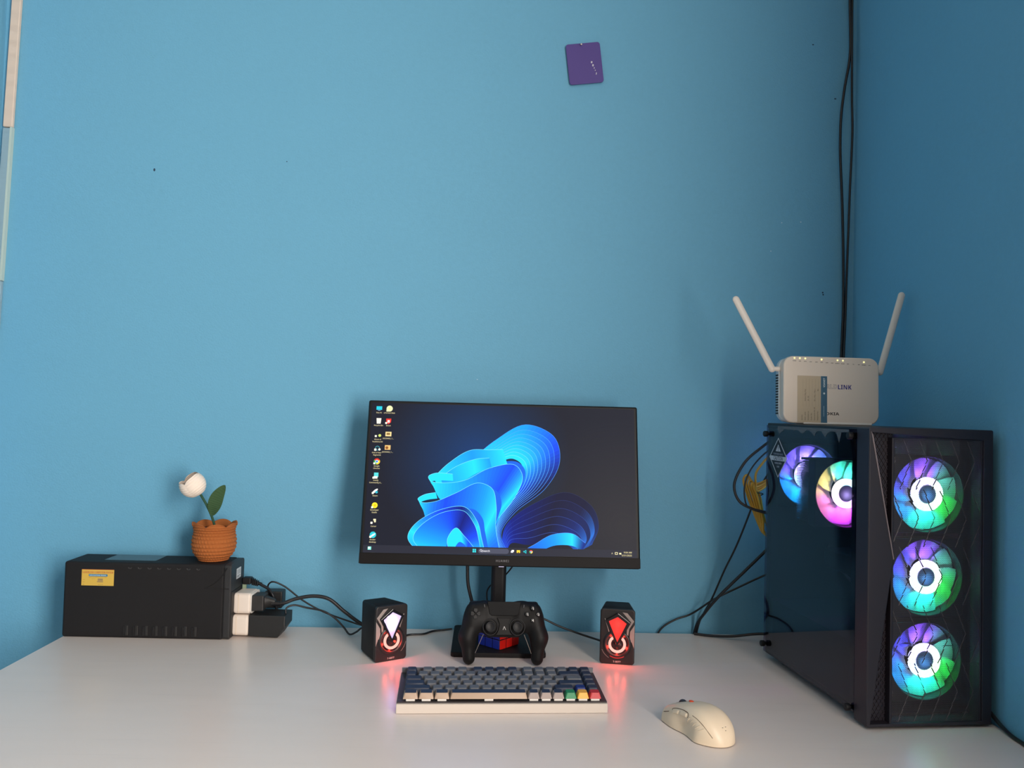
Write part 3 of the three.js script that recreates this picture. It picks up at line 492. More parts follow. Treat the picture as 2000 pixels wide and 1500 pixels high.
// ------------------------------------------------------------------ battery backup unit on the left
{
  const L = 0.322, H = 0.1455, D = 0.084;
  const t = thing('battery_backup', 'long black box-shaped battery backup unit with a yellow sticker on its front', 'power supply', [-0.6475, 0, -1.6185], -0.01);
  mesh('housing', rbox(L - 0.013, H, D, 0.005, -0.0065, H / 2, 0, 4), M.blackMatt, t);
  mesh('outlet_panel', extr(rrect(D - 0.002, H - 0.001, 0.006, 0, H / 2), 0.014, 0.002, 3, 6).rotateY(Math.PI / 2).translate(L / 2 - 0.014, 0, 0), std(lin(0.020, 0.020, 0.022), 0.5), t);
  mesh('outlet_recess', rbox(0.002, 0.088, 0.074, 0.001, L / 2 + 0.0001, 0.048, 0, 1), M.black, t);
  mesh('seam', [box(0.048, 0.0012, 0.0006, 0.1335, 0.0985, D / 2), box(0.0012, H - 0.012, 0.0006, L / 2 - 0.013, H / 2, D / 2)], M.blackGloss, t);
  { const c = new THREE.TorusGeometry(0.075, 0.0009, 6, 24, 0.75); c.rotateZ(-1.15).translate(0.083, 0.168, D / 2 - 0.0002); mesh('ridge', c, M.blackMatt, t); }
  for (let k = 0; k < 8; k++) mesh('vent', new THREE.TorusGeometry(0.0034, 0.0011, 6, 16, 2.6).rotateZ(3.4).translate(-0.0345 + k * 0.0188, 0.1375, D / 2), std(lin(0.035, 0.033, 0.034), 0.4), t);
  for (let k = 0; k < 8; k++) { const x = -0.042 + k * 0.0188; mesh('vent_slot', rbox(0.0040, 0.018, 0.0016, 0.0007, x, 0.0145, D / 2, 1), M.blackGloss, t); mesh('vent_rib', rbox(0.0052, 0.019, 0.0030, 0.0012, x + 0.0062, 0.0150, D / 2 - 0.0004, 2), std(lin(0.018, 0.017, 0.017), 0.45), t); }
  const sheen = std(lin(0.045, 0.05, 0.055), 0.25);
  mesh('tape_strip', box(0.10, 0.0002, 0.055, -0.045, H + 0.0001, -0.008), sheen, t, 'clear packing tape');
  mesh('shop_sticker', new THREE.BoxGeometry(0.0620, 0.0312, 0.0003).translate(-0.0955, 0.1155, D / 2 + 0.0002), paper((c, W, H2) => {
    c.fillStyle = '#d2ae4c'; c.fillRect(0, 0, W, H2); c.textAlign = 'center'; c.fillStyle = '#b5392f'; c.fillRect(0, 0, W, H2 * 0.02);
    c.font = 'bold 62px serif'; c.fillStyle = '#b23a2b'; c.fillText('LASERLINK COMPUTER SYSTEM', W / 2, H2 * 0.235, W * 0.95);
    c.fillStyle = '#2a6d98'; c.beginPath(); c.roundRect(W * 0.22, H2 * 0.29, W * 0.58, H2 * 0.14, 12); c.fill(); c.fillStyle = '#cfe3ec'; c.font = 'bold 34px sans-serif'; c.fillText('Authorised Dealer Network', W / 2, H2 * 0.39, W * 0.52);
    c.fillStyle = '#4f4226'; c.font = '22px sans-serif'; c.fillText('Repair & maintenance of computer, printer', W / 2, H2 * 0.50, W * 0.7);
    c.fillStyle = '#7a653a'; c.font = '20px sans-serif'; c.fillText('Tel. 01-4', W * 0.36, H2 * 0.60); c.fillStyle = '#9c8358'; c.fillRect(W * 0.50, H2 * 0.56, W * 0.16, H2 * 0.14); c.fillRect(W * 0.48, H2 * 0.72, W * 0.19, H2 * 0.07);
    c.fillStyle = '#3c3320'; c.textAlign = 'left'; c.font = '20px sans-serif';['S.No.', 'Date', 'Sign'].forEach((s, i) => c.fillText(s, W * 0.04, H2 * (0.66 + i * 0.14))); c.fillText('Warranty void', W * 0.51, H2 * 0.95);
  }, 768, 384), t, 'yellow shop sticker with red and blue print');
  mesh('barcode_label', new THREE.BoxGeometry(0.0003, 0.0205, 0.027).translate(L / 2 + 0.0003, 0.121, -0.004), paper((c, W, H2) => { c.fillStyle = '#c6c8ca'; c.fillRect(0, 0, W, H2); c.fillStyle = '#222'; for (let x = 20; x < W - 20; x += 6) if (rnd() > 0.4) c.fillRect(x, 16, 3, H2 * 0.45); c.fillRect(20, H2 * 0.72, W * 0.7, 6); c.fillRect(20, H2 * 0.84, W * 0.5, 5); }, 160, 112), t, 'white barcode label');
}
// plugs and adapters standing out of its right end
{
  const wp = std(lin(0.80, 0.70, 0.62), 0.4);
  const a = thing('plug_adapter', 'upper white plug adapter holding the black mains plug beside the battery unit', 'plug', [-0.4865, 0.0655, -1.6215], -0.05, 'white plug adapters');
  mesh('adapter_body', extr(rrect(0.052, 0.0405, 0.008), 0.034, 0.004, 3, 6).rotateY(Math.PI / 2), wp, a); mesh('adapter_rim', extr(rrect(0.050, 0.039, 0.007), 0.002, 0.0005).rotateY(Math.PI / 2).translate(0.034, 0, 0), M.white, a);
  mesh('groove', box(0.0008, 0.036, 0.0006, 0.011, 0, 0.0261), M.cream, a);
  const b = thing('plug_adapter', 'lower white plug adapter holding the black power brick beside the battery unit', 'plug', [-0.4875, 0.0235, -1.6180], -0.05, 'white plug adapters');
  mesh('adapter_body', extr(rrect(0.052, 0.0400, 0.008), 0.033, 0.004, 3, 6).rotateY(Math.PI / 2), wp, b); mesh('groove', box(0.0008, 0.035, 0.0006, 0.010, 0, 0.0261), M.cream, b);
  const br = thing('power_brick', 'black rectangular power brick plugged in low beside the battery unit', 'adapter', [-0.4545, 0, -1.6190], -0.03);
  mesh('brick_body', extr(shapeOf([[0, 0.003], [0.058, 0.001], [0.072, 0.022], [0.072, 0.0435], [0, 0.0435]]), 0.054, 0.002, 2).translate(0, 0.0008, -0.027), std(lin(0.014, 0.014, 0.015), 0.5), br);
  mesh('brick_cord', tube([[0.068, 0.040, 0.006], [0.0665, 0.053, 0.002], [0.078, 0.058, -0.006], [0.105, 0.052, -0.012], [0.138, 0.046, -0.012], [0.160, 0.034, -0.012], [0.181, 0.016, -0.008], [0.195, 0.0045, 0], [0.208, 0.010, 0.002], [0.222, 0.020, 0.006], [0.250, 0.006, 0.012]], 0.0019), M.cable, br);
  const pl = thing('mains_plug', 'black moulded mains plug with a thick black cord arching to the left speaker', 'plug', [-0.4545, 0.066, -1.6145], 0);
  mesh('plug_body', [rbox(0.026, 0.031, 0.034, 0.003, 0.013, 0, 0), new THREE.CylinderGeometry(0.006, 0.0165, 0.022, 4, 1).rotateY(Math.PI / 4).rotateZ(-Math.PI / 2).translate(0.034, 0, 0)], std(lin(0.022, 0.021, 0.021), 0.5), pl);
  mesh('strain_relief', cyl(0.0042, 0.0058, 0.016, 20).rotateZ(-Math.PI / 2).translate(0.046, -0.003, 0.001), M.black, pl);
  mesh('cord', tube([[0.048, -0.004, 0.001], [0.062, -0.002, 0], [0.082, 0.005, -0.005], [0.118, 0.0105, -0.010], [0.148, 0.005, -0.012], [0.180, -0.020, -0.014], [0.216, -0.045, -0.014], [0.25, -0.058, -0.008], [0.29, -0.061, -0.004]], 0.0036, 90, 14), M.cable, pl);
  const p2 = thing('mains_plug', 'black ribbed plug at the top of the battery unit with a thin cord', 'plug', [-0.4835, 0.1005, -1.647], 0);
  mesh('plug_body', [rbox(0.018, 0.014, 0.018, 0.003, 0.008, 0, 0), ...[0, 1, 2, 3].map((k) => rbox(0.0022, 0.0135 - k * 0.0012, 0.0125, 0.0008, 0.0185 + k * 0.0034, -0.002 - k * 0.0012, 0, 1)), cyl(0.0032, 0.0038, 0.022, 14).rotateZ(-1.85).translate(0.026, -0.0045, 0)], M.black, p2);
  mesh('cord', tube([[0.034, -0.0075, 0], [0.052, -0.016, 0.004], [0.062, -0.026, 0.010], [0.066, -0.040, 0.006], [0.070, -0.062, 0.0]], 0.0030, 50, 12), M.cable, p2);
  mesh('earth_pin', box(0.007, 0.012, 0.006, 0.0035, -0.0125, 0.004), std(lin(0.25, 0.32, 0.22), 0.5), p2);
  const p3 = thing('power_brick', 'small black power brick standing behind the black mains plug', 'adapter', [-0.441, 0.0445, -1.664], 0);
  mesh('brick_body', rbox(0.036, 0.034, 0.030, 0.003, 0.018, 0.017, 0), std(lin(0.012, 0.012, 0.013), 0.5), p3);
  mesh('brick_cord', tube([[0.004, 0.033, 0], [0.004, 0.044, 0.006], [0.012, 0.052, 0.008], [0.034, 0.044, 0.004], [0.075, 0.014, 0.002], [0.115, -0.008, 0], [0.165, -0.025, 0.002], [0.215, -0.037, 0.010], [0.25, -0.041, 0.02]], 0.0017), M.cable, p3);
}

// ------------------------------------------------------------------ crocheted tulip in a pot
{
  const t = thing('crochet_tulip', 'crocheted white tulip with one green leaf in an orange-brown knitted pot', 'decoration', [-0.5375, 0.1459, -1.6215]);
  const prof = [[0.0260, 0], [0.0285, 0.005], [0.0345, 0.012], [0.0390, 0.022], [0.0405, 0.033], [0.0396, 0.045], [0.0378, 0.054], [0.0376, 0.061], [0.0395, 0.067], [0.0408, 0.071]];
  const curve = new THREE.SplineCurve(prof.map(([a, b]) => V2(a, b)));
  const yarn = (u, v, rows, per, amp) => { const r = v * rows, row = Math.floor(r), fr = r - row, ph = u * per + row * 0.5, s = Math.abs(Math.sin(Math.PI * (ph + 0.35 * (fr - 0.5)))); return amp * (Math.sqrt(Math.max(0, Math.sin(Math.PI * fr))) * 0.62 + 0.5 * Math.pow(s, 0.6) * Math.sin(Math.PI * fr)); };
  const scallop = (a) => 0.0075 * Math.pow(Math.abs(Math.sin(a * 3.5 + 0.55)), 0.7);
  const orange = std(lin(0.40, 0.115, 0.022), 0.85, { sheen: 0.4, sheenRoughness: 0.6, bumpMap: T.grain, bumpScale: 0.0002 });
  const pot = grid(360, 170, (u, v) => {
    const a = -u * 2 * Math.PI, p = curve.getPoint(Math.min(1, v / 0.92)), top = Math.max(0, (v - 0.80) / 0.20);
    let r = p.x + (v < 0.80 ? yarn(u, v / 0.80, 11, 40, 0.0027) : 0.0012 - 0.0004 * Math.cos(top * 14)), y = p.y;
    y += top * (scallop(a) - 0.003); r += top * top * 0.0022; if (top > 0.88) { const q = (top - 0.88) / 0.12; r -= 0.0034 * q * q; y += 0.0007 * Math.sin(Math.PI * Math.sqrt(q)); }
    return [Math.cos(a) * r, y, Math.sin(a) * r];
  }, true);
  const inner = grid(160, 30, (u, v) => { const a = -u * 2 * Math.PI, q = 1 - v, p = curve.getPoint(0.80 + 0.2 * q), r = p.x - 0.0022 + q * q * 0.0022; return [Math.cos(a) * r, p.y + q * (scallop(a) - 0.003), Math.sin(a) * r]; }, true);
  mesh('pot', [pot, inner], orange, t, 'orange-brown knitted pot with a scalloped rim');
  mesh('yarn_soil', grid(80, 24, (u, v) => { const a = -u * 2 * Math.PI, r = 0.0385 * (1 - v); return [Math.cos(a) * r, 0.060 + 0.004 * Math.sin(v * 1.57) + 0.0006 * Math.abs(Math.sin(v * 24)), Math.sin(a) * r]; }, true), std(lin(0.16, 0.055, 0.030), 0.9), t);
  const green = std(lin(0.035, 0.085, 0.030), 0.85, { bumpMap: T.grain, bumpScale: 0.0002 });
  mesh('stem', tube([[0.0045, 0.060, 0.006], [-0.004, 0.088, 0.009], [-0.014, 0.110, 0.011], [-0.0265, 0.131, 0.012]], 0.0024, 40, 10), std(lin(0.022, 0.075, 0.040), 0.85), t);
  { // leaf: a thick bent almond
    const cv = new THREE.CatmullRomCurve3([V3(-0.0025, 0.090, 0.010), V3(0.002, 0.108, 0.014), V3(0.0085, 0.128, 0.014), V3(0.0205, 0.150, 0.010)]);
    const half = (s) => 0.0140 * Math.pow(Math.sin(Math.PI * Math.min(1, Math.max(0.02, s * 0.97 + 0.02))), 0.58);
    const leaf = (sz) => grid(16, 60, (u, v) => { const p = cv.getPoint(v), d2 = cv.getTangent(v), nx = d2.y, ny = -d2.x, k = (u - 0.5) * 2 * sz, e = 1 - Math.pow(Math.abs(u - 0.5) * 2, 4); const w2 = half(v); return [p.x + nx * k * w2, p.y + ny * k * w2, p.z + sz * 0.0012 * e + 0.0025 * (k * k) + 0.0003 * Math.sin(v * 90)]; });
    mesh('leaf', [leaf(1), leaf(-1)], green, t);
  }
  { // closed bloom, opening up and to the left
    const bloom = part('bloom', t, [-0.0275, 0.1315, 0.012]); bloom.rotation.set(0.12, 0.4, 0.58);
    const P = new THREE.SplineCurve([[0.001, 0], [0.012, 0.003], [0.0205, 0.012], [0.0235, 0.023], [0.0215, 0.034], [0.0155, 0.042]].map(([a, b]) => V2(a, b)));
    const white = std(lin(0.86, 0.74, 0.64), 0.9, { sheen: 0.5, sheenRoughness: 0.7 });
    for (let k = 0; k < 3; k++) {
      const g2 = grid(70, 90, (u, v) => {
        const w2 = 1.25 * (v < 0.66 ? 1 : Math.sqrt(Math.max(0.0, 1 - Math.pow((v - 0.66) / 0.34, 2.0)))), a = (u - 0.5) * 2 * w2, p = P.getPoint(v), r = p.x + 0.0006 * Math.abs(Math.sin(v * 34 + a * a * 1.5)) + 0.0020 * Math.cos(a * 1.25) + (v > 0.8 ? (v - 0.8) * 0.006 : 0);
        return [Math.sin(a) * r, p.y, Math.cos(a) * r];
      });
      mesh('petal', g2, white, bloom).rotation.y = k * 2.094 + 0.5;
    }
    const inn = grid(40, 30, (u, v) => { const a = -u * 2 * Math.PI, p = P.getPoint(v), r = p.x * (v > 0.9 ? 0.8 * (1 - v) / 0.1 : 0.8); return [Math.cos(a) * r, p.y * 0.88, Math.sin(a) * r]; }, true);
    mesh('bloom_core', inn, std(lin(0.50, 0.37, 0.31), 0.95), bloom);
  }
}

// ------------------------------------------------------------------ speakers
function speaker(label, pos, turn, side, lightCol, hot) {             // side = +1: silver trim on the right
  const t = thing('speaker', label, 'speaker', pos, turn, 'small lit desk speakers');
  const w = 0.0635, h = 0.1005, d = 0.080;
  const cab = extr(rrect(w, h, 0.006, 0, h / 2), d - 0.006, 0.003, 4, 6).translate(0, 0, -d), p = cab.attributes.position;
  for (let i = 0; i < p.count; i++) { const k = Math.min(1, Math.max(0, -p.getZ(i) / d)); p.setX(i, p.getX(i) * (1 - 0.24 * k)); p.setY(i, 0.0005 + p.getY(i) * (1 - 0.05 * k)); }
  cab.computeVertexNormals();
  mesh('cabinet', toCreasedNormals(cab, 0.6), M.blackMatt, t);
  const gloss = std(lin(0.014, 0.011, 0.012), 0.38);
  const face = mesh('front_bezel', extr(rrect(w, h, 0.006, 0, h / 2), 0.007, 0.0022, 4, 6).translate(0, 0, -0.007), gloss, t);
  // driver with lit ring
  const cy = 0.0375, drv = part('driver', t, [0, cy, 0]);
  mesh('driver_rim', new THREE.LatheGeometry([[0.0185, -0.001], [0.0195, 0.0022], [0.0225, 0.0026], [0.0252, 0.0015], [0.0262, -0.001]].map(([a, b]) => V2(a, b)), 64).rotateX(Math.PI / 2), gloss, drv);
  mesh('driver_cone', new THREE.LatheGeometry([[0, 0.0022], [0.004, 0.0020], [0.0065, 0.0008], [0.0105, 0.0006], [0.0168, 0.0008], [0.0190, 0.0015]].map(([a, b]) => V2(a, b)), 64).rotateX(Math.PI / 2), M.blackGloss, drv);
  const a0 = Math.PI / 2 + 0.52, a1 = Math.PI * 2.5 - 0.52, s = new THREE.Shape(); s.absarc(0, 0, 0.0160, a0, a1, false); s.absarc(0, 0, 0.0112, a1, a0, true);
  mesh('light_ring', extr(s, 0.002, 0.0005, 2, 48).translate(0, 0, 0.0010), new THREE.MeshStandardMaterial({ color: 0x332222, emissive: lin(1.0, 0.46, 0.38), emissiveIntensity: 1.3 }), drv, 'glowing red ring');
  for (const a of [3.6, 4.71, 5.8]) lamp('ring_light', lin(1.0, 0.05, 0.03), 0.0012, [0.0150 * Math.cos(a), 0.0150 * Math.sin(a), 0.0065], drv, 0.12);
  for (const a of [2.3, 0.84]) lamp('ring_light', lin(1.0, 0.05, 0.03), 0.0007, [0.0150 * Math.cos(a), 0.0150 * Math.sin(a), 0.0060], drv, 0.1);
  const s2 = new THREE.Shape(); s2.absarc(0, 0, 0.0258, -2.1, -1.04, false); s2.absarc(0, 0, 0.0246, -1.04, -2.1, true);
  if (side > 0) mesh('light_slit', extr(s2, 0.001, 0, 1, 24).translate(0, 0, 0.0012), new THREE.MeshStandardMaterial({ color: 0x331111, emissive: lin(0.9, 0.04, 0.04), emissiveIntensity: 0.7 }), drv);
  // kite-shaped lit panel in a black frame
  const m = (pts) => pts.map(([x, y]) => [x * side, y]);
  const kite = m([[0.0003, 0.0885], [0.0175, 0.0765], [0, 0.0405], [-0.0170, 0.0795]]);
  const big = m([[0.0003, 0.0945], [0.0235, 0.0775], [0, 0.0325], [-0.0225, 0.0805]]);
  const fr = shapeOf(big); fr.holes.push(new THREE.Path(kite.map(([a, b]) => V2(a, b))));
  mesh('kite_frame', extr(fr, 0.0048, 0.0008, 2).translate(0, 0, 0), M.blackGloss, face);
  const lp = mesh('light_panel', extr(shapeOf(kite), 0.0036, 0, 1), new THREE.MeshStandardMaterial({ color: lightCol.clone().multiplyScalar(0.6), roughness: 0.7, emissive: lightCol, emissiveIntensity: hot[1] }), t, 'glowing kite-shaped panel');
  { // dotted grille over the panel
    const dots = [], inside = (x, y) => { let c = false; for (let i = 0, j = 3; i < 4; j = i++) { const [xi, yi] = kite[i], [xj, yj] = kite[j]; if ((yi > y) !== (yj > y) && x < (xj - xi) * (y - yi) / (yj - yi) + xi) c = !c; } return c; };
    for (let j = 0; j < 46; j++) for (let i = -16; i < 17; i++) { const x = (i + (j % 2) / 2) * 0.00125, y = 0.041 + j * 0.00108; if (inside(x, y)) dots.push(new THREE.CircleGeometry(0.00034, 6).translate(x, y, 0.00366)); }
    mesh('grille', dots, new THREE.MeshStandardMaterial({ color: lightCol.clone().multiplyScalar(0.25), roughness: 0.6 }), lp).userData.kind = 'stuff';
  }
  lamp('panel_light', lightCol, hot[0], [0.0005 * side, 0.0735, 0.0105], t, 0.15);
  lamp('panel_light', lightCol, hot[0] * 0.35, [0.0, 0.062, 0.009], t, 0.12);
  // silver trims
  const silver = std(lin(0.30, 0.25, 0.23), 0.4);
  mesh('silver_trim', [extr(shapeOf(m([[0.0085, 0.0955], [0.0175, 0.0945], [0.0300, 0.0800], [0.0215, 0.0660], [0.0195, 0.0510], [0.0165, 0.0500], [0.0170, 0.0640], [0.0245, 0.0780]])), 0.0016, 0.0004).translate(0, 0, -0.0002)], silver, face);
  mesh('silver_trim', [extr(shapeOf(m([[0.0312, 0.0740], [0.0230, 0.0610], [0.0222, 0.0420], [0.0262, 0.0420], [0.0308, 0.0300]])), 0.0014, 0.0004).translate(0, 0, -0.0002)], silver, face);
  mesh('silver_trim', extr(shapeOf(m([[-0.0240, 0.0830], [-0.0225, 0.0830], [-0.0145, 0.0600], [-0.0160, 0.0590]])), 0.0026, 0.0004).translate(0, 0, 0), silver, face);
  mesh('silver_trim', extr((() => { const q = new THREE.Shape(); q.absarc(0, 0.0375, 0.0300, -2.75 + (side < 0 ? 1.9 : 0), -2.1 + (side < 0 ? 1.9 : 0), false); q.absarc(0, 0.0375, 0.0295, -2.1 + (side < 0 ? 1.9 : 0), -2.75 + (side < 0 ? 1.9 : 0), true); return q; })(), 0.0008).translate(0, 0, 0), silver, face);
  mesh('lettering', print(0.017, 0.0052, 0, 0.0052, 0.0003), inkOn((c, W, H) => { c.fillStyle = '#c9b4b0'; c.font = 'bold 52px sans-serif'; c.textAlign = 'center'; c.fillText('T-0077', W / 2, H * 0.82, W * 0.92); }, 192, 60), face);
  return t;
}
speaker('left black desk speaker with a white glowing kite panel above a red ring', [-0.1605, 0, -1.4655], 0.56, -1, lin(0.72, 0.62, 1.0), [0.0016, 0.45]);
speaker('right black desk speaker with a red glowing kite panel above a red ring', [0.2530, 0, -1.4655], -0.16, 1, lin(1.0, 0.05, 0.04), [0.0016, 0.42]);

// ------------------------------------------------------------------ puzzle cube on the monitor base
{
  const t = thing('puzzle_cube', 'black puzzle cube with blue and red tiles on the monitor base behind the gamepad', 'puzzle', [0.0368, 0.0092, -1.5475], Math.PI / 4 + 0.03);
  mesh('cube_core', rbox(0.0555, 0.0555, 0.0555, 0.002, 0, 0.02775, 0), M.blackGloss, t);
  const tile = rbox(0.0168, 0.0168, 0.0012, 0.0005, 0, 0, 0, 1), red = std(lin(0.75, 0.015, 0.01), 0.3), blue = std(lin(0.01, 0.035, 0.35), 0.3), wht = std(lin(0.7, 0.7, 0.7), 0.3);
  for (let i = 0; i < 3; i++) for (let j = 0; j < 3; j++) {
    const a = (i - 1) * 0.0185, y = 0.02775 + (j - 1) * 0.0185;
    mesh('tile', tile, red, t).position.set(a, y, 0.0278);
    const b = mesh('tile', tile, blue, t); b.position.set(-0.0278, y, a); b.rotation.y = -Math.PI / 2;
    const c = mesh('tile', tile, wht, t); c.position.set(a, 0.0556, (j - 1) * 0.0185); c.rotation.x = -Math.PI / 2;
  }
}

// ------------------------------------------------------------------ gamepad leaning in front of the monitor stand
{
  const t = thing('gamepad', 'black wireless gamepad propped upright on its grips before the monitor stand', 'game controller', [0.0432, 0.1113, -1.4600], 0.02);
  const tilt = part('controller', t); tilt.rotation.x = -0.30; tilt.scale.set(0.93, 0.985, 1);
  const f = (x, y, z) => {
    const ax = Math.abs(x);
    let d = sdBox(x, y + 0.026, z + 0.016, 0.050, 0.027, 0.014, 0.012);
    d = smin(d, sdBox(ax - 0.047, y + 0.022, z + 0.017, 0.026, 0.022, 0.015, 0.013), 0.012);
    d = smin(d, capsule(ax, y, z, [0.060, -0.030, -0.017], [0.0705, -0.062, -0.016], 0.0185, 0.0165), 0.014);
    d = smin(d, capsule(ax, y, z, [0.0700, -0.060, -0.016], [0.0665, -0.0985, -0.020], 0.0150, 0.0118), 0.010);
    d = smin(d, sdBox(x, y + 0.046, z + 0.016, 0.036, 0.016, 0.012, 0.010), 0.010);
    d = Math.max(d, z - 0.0004 - 0.004 * Math.exp(-Math.pow((ax - 0.058) / 0.022, 2)) + 0.05 * Math.max(0, -0.07 - y));
    for (const sx of [-1, 1]) d = Math.max(d, -(Math.hypot(x - sx * 0.0262, y + 0.0445, z - 0.013) - 0.0165));   // wells under the sticks
    return d;
  };
  const shell = std(lin(0.0065, 0.006, 0.0065), 0.55, { specularIntensity: 0.5, bumpMap: T.grain, bumpScale: 0.00005 });
  mesh('shell', sdfMesh(f, [0, -0.05, -0.018], 0.096, 112), shell, tilt);
  mesh('touchpad', extr((() => { const s = shapeOf([[-0.033, 0.0005], [0.033, 0.0005], [0.0285, -0.0215], [0.024, -0.0245], [-0.024, -0.0245], [-0.0285, -0.0215]]); return s; })(), 0.003, 0.0008).translate(0, 0, -0.0009), std(lin(0.005, 0.005, 0.006), 0.6, { specularIntensity: 0.4 }), tilt);
  mesh('face_plate', extr(shapeOf([[-0.013, -0.0285], [0.013, -0.0285], [0.0085, -0.0395], [0.012, -0.053], [0.016, -0.0585], [-0.016, -0.0585], [-0.012, -0.053], [-0.0085, -0.0395]]), 0.003, 0.0008).translate(0, 0, -0.0011), shell, tilt);
  const stick = new THREE.LatheGeometry([[0, 0.0072], [0.006, 0.0076], [0.0078, 0.0094], [0.0094, 0.0092], [0.0096, 0.0074], [0.0080, 0.0058], [0.0052, 0.0035], [0.0050, -0.004], [0, -0.004]].map(([a, b]) => V2(a, b)), 40).rotateX(Math.PI / 2);
  const collar = new THREE.TorusGeometry(0.0142, 0.0014, 10, 48).translate(0, 0, 0);
  for (const sx of [-1, 1]) { const s = mesh('thumb_stick', stick, M.black, tilt); s.position.set(sx * 0.0262, -0.0445, 0.0008); mesh('stick_collar', collar, M.black, tilt).position.set(sx * 0.0262, -0.0445, 0.0002); }
  const pad = extr(shapeOf([[-0.0038, 0.0095], [0.0038, 0.0095], [0.0038, 0.0045], [0, 0.0012], [-0.0038, 0.0045]]), 0.003, 0.0007).translate(0, 0, 0);
  for (let k = 0; k < 4; k++) { const b = mesh('direction_button', pad, std(lin(0.010, 0.010, 0.012), 0.35), tilt); b.position.set(-0.0555, -0.0215, 0.0012); b.rotation.z = k * Math.PI / 2; }
  const btn = new THREE.LatheGeometry([[0, 0.0032], [0.0034, 0.0030], [0.0042, 0.0022], [0.0042, -0.001]].map(([a, b]) => V2(a, b)), 28).rotateX(Math.PI / 2), glyph = std(lin(0.60, 0.58, 0.56), 0.5);
  const G = [new THREE.TorusGeometry(0.0018, 0.0003, 6, 24), new THREE.TorusGeometry(0.0020, 0.0003, 6, 3).rotateZ(Math.PI / 2), new THREE.TorusGeometry(0.0021, 0.0003, 6, 4).rotateZ(Math.PI / 4), mergeGeometries([box(0.0042, 0.0006, 0.0005).rotateZ(0.785), box(0.0042, 0.0006, 0.0005).rotateZ(-0.785)])];
  [[0.0107, 0], [0, 0.0107], [-0.0107, 0], [0, -0.0107]].forEach(([x, y], k) => { const b = mesh('action_button', btn, M.blackGloss, tilt); b.position.set(0.0555 + x, -0.0215 + y, 0.0016); mesh('symbol', G[k].clone().translate(0, 0, 0.0034), glyph, b); });
  for (const sx of [-1, 1]) mesh('small_button', rbox(0.0022, 0.0058, 0.002, 0.0009).rotateZ(-sx * 0.15).translate(sx * 0.0385, -0.0075, 0.0016), std(lin(0.06, 0.06, 0.065), 0.4), tilt);
  mesh('emblem', extr(shapeOf([[-0.0031, -0.0030], [-0.0021, -0.0030], [0, 0.0018], [0.0021, -0.0030], [0.0031, -0.0030], [0.0005, 0.0032], [-0.0005, 0.0032]]), 0.0006).translate(0.0008, -0.0465, 0.0019), std(lin(0.55, 0.53, 0.52), 0.4), tilt);
  const edge = std(lin(0.25, 0.21, 0.18), 0.35);
  for (const sx of [-1, 1]) mesh('grip_trim', tube([[sx * 0.0395, -0.0575, 0.0005], [sx * 0.0450, -0.0690, -0.0035], [sx * 0.0500, -0.0800, -0.0085], [sx * 0.0545, -0.0900, -0.0140]], 0.0006, 30, 6), edge, tilt);
  for (const sx of [-1, 1]) mesh('trigger', rbox(0.034, 0.014, 0.020, 0.0065).translate(sx * 0.052, -0.0045, -0.021), M.black, tilt);
}

